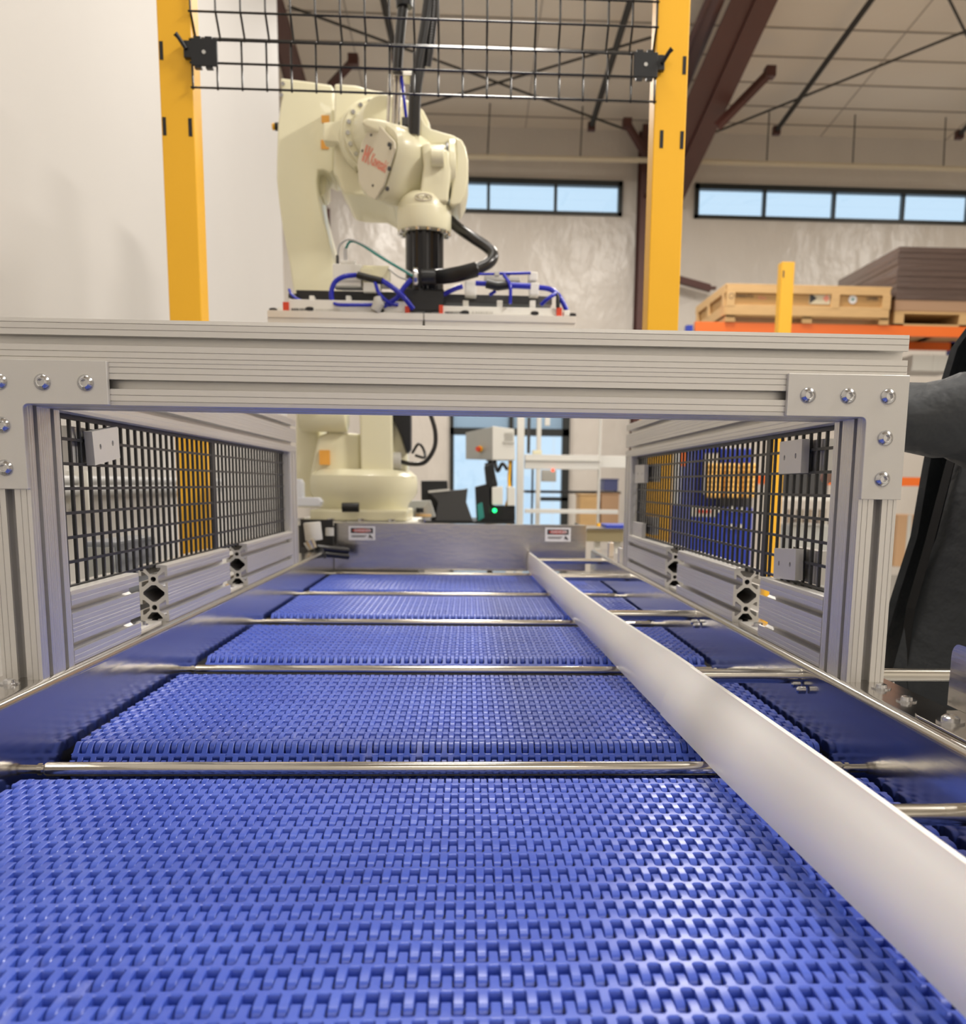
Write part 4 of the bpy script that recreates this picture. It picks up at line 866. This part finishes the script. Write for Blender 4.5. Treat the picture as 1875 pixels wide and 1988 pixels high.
for i in range(nl_):
    za, zb2 = sbz+(stz-sbz)*(.18+.82*i/nl_), sbz+(stz-sbz)*(.18+.82*(i+1)/nl_)-1
    ws.part('carton', MB().box((sx0+random.uniform(-5, 5), KY+random.uniform(0, 9), za), (sx1, sy1, zb2)), WRAP, bevel=4)
pz = crz
for u in (0, .48): ws.part('pallet_block', MB().box((sx0+(sx1-sx0)*u, KY, pz), (sx0+(sx1-sx0)*u+90, sy1, sbz-18)), WOOD)
ws.part('pallet_deck', MB().box((sx0, KY, sbz-20), (sx1, sy1, sbz-2)), WOOD); ws.part('pallet_deck', MB().box((sx0, KY, pz), (sx1, sy1, pz+16)), WOOD)
# lower rack goods seen past the guard
for (x0, y0, x1, y1, m, lab) in ((1560, 1010, 1640, 1110, CARD, 'brown carton low on the rack behind the guard'), (1735, 1000, 1790, 1100, mat('tan_cardboard', (.50, .31, .17), .6), 'tan carton low on the rack beside the dark jacket'), (1770, 690, 1860, 720, GREYP, 'pale long carton under the rack beam left of the jacket collar')):
    a, b = PY(x0, y1, KY+100), PY(x1, y0, KY+100); t = T('carton', lab, 'carton', ((a.x+b.x)/2, KY+100, a.z)); t.part('box', MB().box((a.x, KY+100, a.z), (b.x, KY+500, b.z)), m, bevel=6); t.part('tape', MB().box(((a.x+b.x)/2-20, KY+96, a.z), ((a.x+b.x)/2+20, KY+99, b.z)), GREYP)
# second fence: far post seen above the gate
q0, q1 = PY(1513, 600, 4600), PY(1538, 600, 4600)
fence_post('short yellow fence post standing in front of the crate', q0.x, q1.x, 4600, PY(1528, 508, 4600).z, [(q0.x+12, PY(1524, 532, 4600).z)], None)
# ================================================================== MACHINES BEHIND
MY = 4500.0
fr = T('machine_frame', 'white aluminium profile machine frame standing behind the end cover', 'frame', (PY(1100, 990, MY).x, MY, FZ))
kb_(fr, 1000, 760, 1019, 1200, MY, 60, WHITEM, 'upright', 2); kb_(fr, 1158, 760, 1167, 1200, MY, 60, WHITEM, 'upright', 2); kb_(fr, 1019, 883, 1164, 911, MY+5, 60, WHITEM, 'crossbeam', 2); kb_(fr, 1019, 989, 1200, 997, MY+5, 40, WHITEM, 'lower_rail', 1)
kb_(fr, 1164, 885, 1215, 908, MY+70, 60, WHITEM, 'crossbeam', 2); kb_(fr, 1037, 760, 1052, 1200, MY+500, 60, WHITEM, 'upright', 2); kb_(fr, 1019, 893, 1164, 896, MY-2, 8, GREYP, 'beam_groove')
kb_(fr, 1058, 792, 1068, 826, MY+300, 30, WHITEM, 'bracket', 1); kb_(fr, 1034, 874, 1052, 882, MY+100, 60, CREAM, 'bracket', 2)
kb_(fr, 1023, 810, 1030, 880, MY+60, 20, DARKG, 'cable_bundle'); kb_(fr, 1052, 912, 1080, 935, MY+200, 80, GREYP, 'carriage', 2)
p = PY(1073, 913, MY-4); fr.part('indicator_lamp', MB().tube([p, p+Vector((0, -8, 0))], 9, 10), LEDR)
cbx = T('control_box', 'grey control enclosure with a red button hanging left of the white frame', 'enclosure', PY(950, 890, MY-200))
cby = MY-250
def quad_box(t, name, pts, depth, m, bevel=3): t.part(name, MB().prism([PY(x, y, cby) for x, y in pts], (0, depth, 0)), m, bevel=bevel)
quad_box(cbx, 'front_panel', [(956, 827), (998, 833), (1000, 893), (956, 893)], 200, WHITEM)
a0, a1, a2, a3 = PY(957, 828, cby), PY(957, 893, cby), PY(904, 891, cby+260), PY(904, 840, cby+260)
cbx.part('side_panel', MB().prism([a0, a1, a2, a3], (0, 40, 0)), CABG, bevel=2)
vn = MB()
for k in range(7): a, b = PY(979, 840+k*3.2+1.3, cby-3), PY(996, 840+k*3.2, cby-3); vn.box((a.x, cby-4, a.z), (b.x, cby-1, b.z))
cbx.part('vent', vn, GREYP); a, b = PY(976, 861, cby-3), PY(997, 857, cby-3); cbx.part('handle', MB().box((a.x, cby-6, a.z), (b.x, cby-1, b.z)), GREYP)
p = PY(932, 872, cby+100); cbx.part('button_ring', MB().tube([p, p+Vector((-6, -10, 0))], 17, 14), YEL); cbx.part('stop_button', MB().tube([p+Vector((-6, -10, 0)), p+Vector((-14, -24, 0))], 13, 14), REDP, label='red stop button')
cbx.part('stand', MB().box(Vector((PY(946, 1000, cby+520).x, cby+520, FZ)), PY(958, 880, cby+520)+Vector((0, 60, 0))), BLACKPL); cbx.part('bracket', MB().box(PY(946, 885, cby+180)+Vector((0, 0, -20)), PY(958, 875, cby+560)), BLACKPL); a = PY(944, 893, cby+60); cbx.part('arm', MB().tube([PY(948, 898, cby+60), PY(958, 940, cby+60), PY(950, 985, cby+60)], 22, 10), BLACKPL)
cbx.part('cable', MB().tube(catmull([PY(990, 895, cby+40), PY(988, 930, cby+20), PY(989, 960, cby), PY(982, 985, cby), PY(980, 1015, cby), PY(981, 1060, cby)], 6), 8, 8), YEL, smooth=60, label='yellow cable')
cbx.part('cable', MB().tube(catmull([PY(960, 893, cby+40), PY(966, 915, cby+20), PY(975, 900, cby), PY(985, 912, cby)], 6), 9, 8), HOSE, smooth=60)
wkm = T('workbench_equipment', 'dark monitors and parts on a bench behind the end cover', 'bench', (PY(900, 1010, MY-400).x, MY-300, FZ))
bz = PY(900, 1012, MY-400).z
wkm.part('bench_top', MB().box((PY(790, 1010, MY-400).x, MY-400, bz-30), (PY(1000, 1010, MY-400).x, MY+150, bz)), BLACKPL)
for x in (795, 990): a = PY(x, 1010, MY-350); wkm.part('bench_leg', MB().box((a.x-20, MY-380, FZ), (a.x+20, MY-340, bz-30)), WHITEM)
def poly_eq(t, name, pts, Y, d, m, bevel=4, label=None): t.part(name, MB().prism([PY(x, y, Y) for x, y in pts], (0, d, 0)), m, bevel=bevel, label=label)
mon = T('monitor', 'black computer monitor low behind the robot base', 'monitor', (PY(845, 985, MY-380).x, MY-300, bz))
poly_eq(mon, 'screen', [(817, 933), (868, 933), (870, 962), (860, 985), (818, 982)], MY-330, 40, BLACKPL); poly_eq(mon, 'stand', [(838, 980), (848, 980), (850, 1012), (836, 1012)], MY-310, 60, BLACKPL)
chr_ = T('tilted_display', 'tilted dark display with a printed face on the bench', 'display', (PY(880, 1012, MY-420).x, MY-420, bz))
poly_eq(chr_, 'panel', [(832, 955), (872, 952), (898, 950), (908, 948), (905, 975), (918, 1012), (845, 1012), (850, 975)], MY-390, 60, DARKG); poly_eq(chr_, 'top_edge', [(831, 953), (872, 949), (873, 953), (832, 957)], MY-396, 66, GREYP, 1)
mc = T('small_robot', 'black and teal machine with a green light on the bench beside the white frame', 'machine', (PY(955, 1010, MY-420).x, MY-300, bz))
poly_eq(mc, 'body', [(922, 945), (950, 938), (952, 1012), (925, 1012)], MY-330, 140, BLACKPL); poly_eq(mc, 'teal_cover', [(926, 980), (936, 975), (940, 1005), (928, 1012)], MY-345, 20, TEAL, 2)
poly_eq(mc, 'white_box', [(955, 946), (976, 944), (976, 980), (955, 980)], MY-340, 120, WHITEM); poly_eq(mc, 'white_box', [(985, 944), (1000, 946), (1000, 982), (985, 982)], MY-340, 120, WHITEM); poly_eq(mc, 'base', [(935, 982), (1000, 982), (1000, 1012), (935, 1012)], MY-320, 160, BLACKPL)
p = PY(960, 991, MY-350); mc.part('green_lamp', MB().tube([p, p+Vector((0, -10, 0))], 11, 14), LEDG, label='green lit lamp')
poly_eq(mc, 'head', [(940, 905), (958, 898), (962, 925), (952, 948), (944, 945)], MY-330, 80, BLACKPL)
tr2 = T('parts_tray', 'pale slanted parts tray right of the robot base', 'tray', PY(800, 1010, MY-900))
tr2.part('panel', MB().prism([PY(786, 972, 3300), PY(835, 972, 3300), (PY(835, 972, 3300)+Vector((20, 60, -70))), PY(797, 1012, 3300)], (0, 60, 0)), CABG, bevel=3); tr2.part('rim', MB().tube([PY(786, 972, 3300), PY(797, 1012, 3300)], 7, 8), BLACKPL)
tr2.part('disc', MB().tube([PY(822, 1003, 3290), PY(822, 998, 3290)], 34, 20), WOOD, smooth=40); tr2.part('knob', MB().tube([PY(815, 995, 3280), PY(815, 986, 3280)], 16, 16), BLACKPL, smooth=40)
# goods and shelf behind the frame on the right
shf = T('storage_shelf', 'dark shelf with boxes on it behind the white frame', 'shelf', (PY(1120, 1010, 7000).x, 7000, FZ))
kb_(shf, 1020, 953, 1205, 958, 7340, 300, BLACKPL, 'shelf_board'); kb_(shf, 1030, 900, 1036, 1060, 7340, 40, BLACKPL, 'upright'); kb_(shf, 1190, 953, 1196, 1060, 7340, 40, BLACKPL, 'upright')
for (x0, y0, x1, y1, m, lab) in ((1125, 962, 1160, 1020, WOOD, 'yellowish wooden box behind the white frame, nearer the frame upright'), (1166, 960, 1202, 1020, mat('kraft_box', (.42, .26, .15), .6), 'brown box behind the white frame, next to the guard'), (1172, 932, 1200, 953, mat('navy_bin', (.06, .07, .18), .5), 'navy bin on the dark shelf behind the white frame')):
    a, b = PY(x0, y1, 6990), PY(x1, y0, 6990); t = T('storage_box', lab, 'box', ((a.x+b.x)/2, 6990, a.z)); t.part('body', MB().box((a.x, 6990, a.z), (b.x, 7300, b.z)), m, bevel=6); t.part('lid', MB().box((a.x-6, 6984, b.z), (b.x+6, 7306, b.z+10)), m)
sw = T('side_conveyor', 'beige conveyor section with a blue belt end right of the end cover', 'conveyor', PY(1170, 1060, 2700))
a, b = PY(1138, 1062, 2700), PY(1215, 1026, 2700); sw.part('side_plate', MB().box((a.x, 2700, a.z+20), (b.x+60, 2712, b.z-6)), mat('beige_steel', (.42, .36, .22), .35, .6)); sw.part('top_lip', MB().box((a.x, 2690, b.z-6), (b.x+60, 2760, b.z)), ROD)
c = PY(1188, 1023, 2740); sw.part('blue_belt_end', MB().box((c.x-25, 2735, c.z-6), (c.x+90, 2900, c.z+8)), BLUEM, bevel=3); c = PY(1162, 1022, 2740); sw.part('orange_knob', MB().tube([c, c+Vector((0, 0, 12))], 8, 10), YEL)
for x in (1160, 1200): c = PY(x, 1045, 2720); sw.part('leg', MB().box((c.x-10, 2720, FZ), (c.x+10, 2745, c.z)), WHITEM)
# machines seen through the right mesh
BM = 3600.0
bm_ = T('blue_machine', 'blue machine cabinet with yellow bellows seen through the right guard mesh', 'machine', (PY(1400, 1100, BM).x, BM, FZ))
kb_(bm_, 1328, 985, 1462, 1280, BM, 600, BLUEM, 'cabinet', 6); kb_(bm_, 1345, 858, 1400, 985, BM+150, 300, BLUEM, 'column', 6); kb_(bm_, 1400, 870, 1464, 900, BM+60, 200, BLUEM, 'head', 6); kb_(bm_, 1398, 900, 1464, 985, BM+60, 200, DARKG, 'recess', 3); kb_(bm_, 1328, 1110, 1462, 1118, BM-8, 10, WHITEM, 'toe_strip')
for i in range(3):
    for k in range(7):
        c = PY(1385+i*34, 966-k*9.5, BM-20); bm_.part('bellows_rib', MB().tube([c, c+Vector((0, 0, 12)), c+Vector((0, 0, 22))], [36, 40, 33], 16), YELB, smooth=40)
for (x, y) in ((1395, 990), (1420, 988), (1440, 990), (1418, 1022), (1434, 1022)): c = PY(x, y, BM-4); bm_.part('knob', MB().tube([c, c+Vector((0, -20, 0))], 12, 12), GREYP)
kb_(bm_, 1340, 984, 1390, 1003, BM-4, 6, GREYP, 'name_strip'); kb_(bm_, 1352, 990, 1380, 996, BM-8, 4, REDP, 'name_strip_mark')
kb_(bm_, 1370, 880, 1394, 960, BM+60, 60, GREYP, 'hose_panel'); kb_(bm_, 1322, 870, 1332, 905, BM+30, 40, ORANGE, 'orange_guard')
wc_ = T('white_cabinet', 'white cabinet seen through the right guard mesh left of the blue machine', 'cabinet', (PY(1310, 1100, BM+300).x, BM+300, FZ)); kb_(wc_, 1300, 850, 1326, 1280, BM+700, 300, WHITEM, 'body', 6); kb_(wc_, 1302, 980, 1324, 983, BM+696, 5, GREYP, 'door_gap')
gc_ = T('grey_press', 'grey machine with bright steel cylinders seen through the right guard mesh near the gate post', 'machine', (PY(1570, 1100, BM+1500).x, BM+1500, FZ))
kb_(gc_, 1516, 900, 1610, 965, BM+1500, 300, DARKG, 'upper_body', 6); kb_(gc_, 1520, 1020, 1620, 1280, BM+1450, 400, CABG, 'lower_body', 6); kb_(gc_, 1510, 860, 1518, 1080, BM+1420, 40, BLUEM, 'post', 2); kb_(gc_, 1516, 965, 1620, 972, BM+1440, 300, WHITEM, 'shelf', 2)
for x in (1532, 1552, 1575, 1595): c = PY(x, 1000, BM+1430); gc_.part('steel_cylinder', MB().tube([c+Vector((0, 0, 35)), c+Vector((0, 0, -50))], 24, 16), ROD, smooth=40)
# left side behind the mesh: conduit, small cabinet on the white wall
cd = T('wall_conduit', 'grey horizontal conduit along the white left wall', 'conduit', (XL+30, 1500, 150))
for z, r in ((186, 13), (152, 17)): cd.part('pipe', MB().tube([(XL+30, -600, z), (XL+30, 4300, z)], r, 14), GREYC if r < 25 else GREYP, smooth=40)
for y in (200, 1200, 2400): cd.part('strap', MB().box((XL, y-12, 90), (XL+64, y+12, 215)), WHITEM)
gb = T('grey_locker', 'small grey striped enclosure behind the left guard mesh', 'enclosure', PY(195, 1110, 600)); a, b = PY(166, 1115, 520), PY(226, 1052, 520)
gb.part('body', MB().box((a.x, 520, FZ), (b.x, 700, b.z)), mat('mid_grey_paint', (.20, .21, .23), .45), bevel=4)
for k in range(3): x = a.x+(b.x-a.x)*(.2+.3*k); gb.part('rib', MB().box((x-6, 514, a.z-200), (x+6, 520, b.z-8)), CABG)
lb_ = T('window_glow_panel', 'pale L-shaped panel standing in for a bright window gap left of the robot base', 'guard', PY(600, 980, 2450))  # added white panel, its colour stands in for bright window light
lb_.part('upright', MB().prism([PY(570, 930, 2450), PY(582, 930, 2450), PY(586, 938, 2450), PY(587, 983, 2450), PY(570, 983, 2450)], (0, 60, 0)), mat('window_glow_white', (.82, .86, .95), .5), bevel=4)
lb_.part('foot', MB().prism([PY(570, 965, 2448), PY(618, 966, 2448), PY(624, 974, 2448), PY(620, 983, 2448), PY(570, 983, 2448)], (0, 60, 0)), mat('window_glow_white_foot', (.82, .86, .95), .5), bevel=4)
# ================================================================== PERSON
pr = T('person', 'person in an open charcoal jacket over black clothes reaching to the guard from the right', 'person', (900, 420, FZ))
def skinned(name, pts, edges, radii, m, parent, sub=2):
    me = bpy.data.meshes.new(name); me.from_pydata([Vector(p)*MM for p in pts], edges, []); o = bpy.data.objects.new(name, me); COL.objects.link(o)
    md = o.modifiers.new('skin', 'SKIN'); md.use_smooth_shade = True
    for v, r in zip(me.skin_vertices[0].data, radii): v.radius = (r*MM, r*MM) if not isinstance(r, tuple) else (r[0]*MM, r[1]*MM)
    me.skin_vertices[0].data[0].use_root = True
    sb = o.modifiers.new('sub', 'SUBSURF'); sb.levels = sub; sb.render_levels = sub
    bpy.context.view_layer.update(); dg = bpy.context.evaluated_depsgraph_get(); nm = bpy.data.meshes.new_from_object(o.evaluated_get(dg)); bpy.data.objects.remove(o)
    nm.name = name; nm.materials.clear(); nm.materials.append(m)
    for p in nm.polygons: p.use_smooth = True
    q = link(name, nm); q.parent = parent.e; q.location = -parent.e.location; return q
# joints (facing -X towards the conveyor, leaning a little): pelvis, chest, neck, head, arms, legs
pelvis = (960, 430, 40)
J = [pelvis, (945, 430, 200), (925, 430, 380), (912, 430, 470), (905, 428, 545), (895, 426, 600), (888, 426, 680), (890, 426, 740),
     (925, 270, 440), (880, 205, 272), (660, 190, 266), (520, 192, 262),
     (930, 590, 440), (950, 650, 200), (900, 660, 0), (885, 660, -40),
     (965, 350, -10), (950, 345, -420), (975, 345, -850), (900, 340, -900),
     (965, 520, -10), (975, 525, -420), (990, 525, -850), (915, 525, -900)]
Ed = [(0, 1), (1, 2), (2, 3), (3, 4), (4, 5), (5, 6), (6, 7), (3, 8), (8, 9), (9, 10), (10, 11), (3, 12), (12, 13), (13, 14), (14, 15), (0, 16), (16, 17), (17, 18), (18, 19), (0, 20), (20, 21), (21, 22), (22, 23)]
Rd = [(105, 140), (90, 120), (88, 110), (58, 62), 50, 70, 88, 50, 44, 42, 34, 28, 44, 46, 36, 28, 88, 58, 44, 36, 88, 58, 44, 36]
skinned('body', J, Ed, Rd, SKIN, pr)
# hands: palm and five fingers each
def hand(wr, d, side, up=(0, 0, 1)):
    wr, d, up = Vector(wr), Vector(d).normalized(), Vector(up).normalized(); lat = d.cross(up).normalized()*side
    pts = [wr, wr+d*45, wr+d*85]; ed = [(0, 1), (1, 2)]; rd = [24, (30, 17), (32, 15)]
    for i, (off, L) in enumerate(((-26, 68), (-9, 76), (9, 71), (25, 55))):
        b = len(pts); base = wr+d*88+lat*off
        pts += [base, base+d*L*.45-up*6, base+d*L*.78-up*22, base+d*L*.92-up*36]; ed += [(2, b), (b, b+1), (b+1, b+2), (b+2, b+3)]; rd += [10, 9.5, 9, 8]
    b = len(pts); pts += [wr+d*30-lat*30-up*4, wr+d*62-lat*48-up*10, wr+d*88-lat*52-up*18]; ed += [(1, b), (b, b+1), (b+1, b+2)]; rd += [13, 11, 9]
    skinned('hand', pts, ed, rd, SKIN, pr, 1)
hand((520, 192, 262), (-.12, .95, -.2), 1); hand((885, 660, -40), (-.25, 0, -1), -1, (-1, 0, 0))
# head: face details and hair
hc = Vector((884, 426, 668))
def ell(c, rx, ry, rz, n=20, m_=12, dfn=None):
    b = MB(); rg = []
    for i in range(1, m_):
        ph = math.pi*i/m_; rg.append([(c[0]+rx*math.sin(ph)*math.cos(2*math.pi*k/n), c[1]+ry*math.sin(ph)*math.sin(2*math.pi*k/n), c[2]-rz*math.cos(ph)) for k in range(n)])
    return b.loft(rg)
pr.part('hair', ell(hc+Vector((26, 0, 44)), 92, 84, 84), HAIRM, smooth=60)
pr.part('nose', MB().loft([[(800, 426+w, 672+h) for w, h in ((-4, 18), (4, 18), (13, -14), (-13, -14))], [(782, 426+w, 664+h) for w, h in ((-3, 8), (3, 8), (8, -8), (-8, -8))]]), SKIN, smooth=60)
for s in (-1, 1):
    pr.part('eye', ell((812, 426+s*30, 684), 8, 12, 6, 12, 8), EYE, smooth=60); pr.part('ear', ell((886, 426+s*84, 668), 18, 8, 30, 12, 8), SKIN, smooth=60)
pr.part('mouth', ell((803, 426, 628), 9, 24, 6, 12, 6), mat('lips', (.45, .16, .13), .5), smooth=60)
# clothing as lofted shells
def ovalring(c, rx, ry, n=40, seed=0, wob=0.0, t0=0.0, t1=2*math.pi, z=None):
    out = []
    for k in range(n):
        t = t0+(t1-t0)*k/(n-1 if t1-t0 < 6.28 else n); w = 1+wob*(math.sin(t*5+seed)+.6*math.sin(t*9+seed*1.7)); out.append((c[0]+rx*w*math.cos(t), c[1]+ry*w*math.sin(t), c[2] if z is None else z[k]))
    return out
pr.part('shirt', MB().loft([ovalring((958-i*7, 430, -40+85*i), 128-4*(i > 3), 190-3*i, seed=i, wob=.008) for i in range(7)]), BLACKC, smooth=60)
pr.part('trousers', MB().loft([ovalring((960, 430, 10), 132, 176), ovalring((962, 430, -70), 128, 176)]), JEANS, smooth=60)
for yy in (346, 522): pr.part('trouser_leg', MB().loft([ovalring((963+(.02*(-60-z)), yy, z), 96-i*7, 92-i*6, seed=i, wob=.01) for i, z in enumerate((-60, -250, -430, -620, -830, -900))]), JEANS, smooth=60)
for yy in (342, 525): pr.part('shoe', MB().loft([[(x+dx*1.0, yy+dy, FZ+z) for dx, dy in ((0, -w), (0, w), (0, w*.7), (0, -w*.7))] for x, w, z in ((1030, 36, 2), (1010, 42, 2))])  if False else MB().box((820, yy-46, FZ), (1040, yy+46, FZ+78)), BLACKC, bevel=28, bseg=4)
# open jacket: outer shell with a free front edge (the edge the photo shows)
def jacket(t0, t1, grow):
    rings = []; zs = (-118, -60, 30, 120, 220, 320, 400, 460, 505)
    for i, z in enumerate(zs):
        g = grow[i]; c = (955-i*5.5, 430); n = 44; rg = []
        for k in range(n):
            t = t0+(t1-t0)*k/(n-1); w = 1+.03*math.sin(t*6+i*.7)+.02*math.sin(t*13+i*1.3)
            rg.append((c[0]+g[0]*w*math.cos(t), c[1]+g[1]*w*math.sin(t), z+6*math.sin(t*4)))
        rings.append(rg)
    inner = [[(a[0]*1+(955-a[0])*.035, a[1]+(430-a[1])*.035, a[2]) for a in rg] for rg in rings]
    b = MB().loft(rings, cap=False, closed=False); b.loft(inner, cap=False, closed=False)
    for k in (0, 43): b.loft([[r[k], q[k]] for r, q in zip(rings, inner)], cap=False, closed=False)
    b.loft([rings[0], inner[0]], cap=False, closed=False); return b
# jacket body wraps from the near front edge round the back to the far front edge
gr1 = [(350, 238), (356, 236), (344, 230), (318, 224), (292, 216), (262, 206), (232, 196), (186, 165), (124, 110)]
pr.part('jacket_body', jacket(-2.85, 2.5, gr1), JACKET, smooth=60)
pr.part('zip_strip', MB().loft([[(955-i*5.5+g[0]*1.012*math.cos(t), 430+g[1]*1.03*math.sin(t), z) for t in (-2.86, -2.80)] for i, (z, g) in enumerate(zip((-118, -60, 30, 120, 220, 320, 400), gr1))], cap=False, closed=False), BLACKC)
pr.part('shoulder_yoke', ell((922, 430, 415), 112, 190, 92), JACKET, smooth=60)
pr.part('collar', MB().loft([ovalring((915, 428, 470), 122, 112, seed=1, wob=.01), ovalring((908, 428, 520), 98, 92, seed=2, wob=.01), ovalring((902, 428, 555), 90, 84), ovalring((902, 428, 553), 82, 76), ovalring((908, 428, 500), 84, 78)], cap=False), JACKET, smooth=60)
def sleeve(path, rad, seed):
    pts = catmull(path, 7); n = len(pts); rings = []; up = None
    for i, p in enumerate(pts):
        u_ = i/(n-1); j = u_*(len(rad)-1); a = int(min(j, len(rad)-2)); r = rad[a]+(rad[a+1]-rad[a])*(j-a)
        t = (pts[min(i+1, n-1)]-pts[max(i-1, 0)]).normalized()
        if up is None: up = Vector((0, 0, 1))
        u = (up-t*up.dot(t)).normalized(); w = t.cross(u); rings.append([p+(u*math.cos(q)+w*math.sin(q))*r*(1+.08*math.sin(q*2.0+i*.5+seed)+.05*math.sin(i*1.1+q*3)*(1 if 8 < i else .5)+.02*math.sin(i*2.3+q)) for q in [2*math.pi*k/20 for k in range(20)]])
    return MB().loft(rings, cap=True)
pr.part('sleeve', sleeve([(915, 300, 455), (935, 235, 378), (880, 205, 288), (740, 190, 264), (610, 184, 268), (500, 192, 270)], [88, 90, 84, 70, 56, 39], 1), JACKET, smooth=60)
pr.part('sleeve', sleeve([(930, 560, 455), (940, 625, 350), (950, 648, 200), (925, 655, 80), (892, 660, -20)], [88, 82, 70, 58, 44], 4), JACKET, smooth=60)
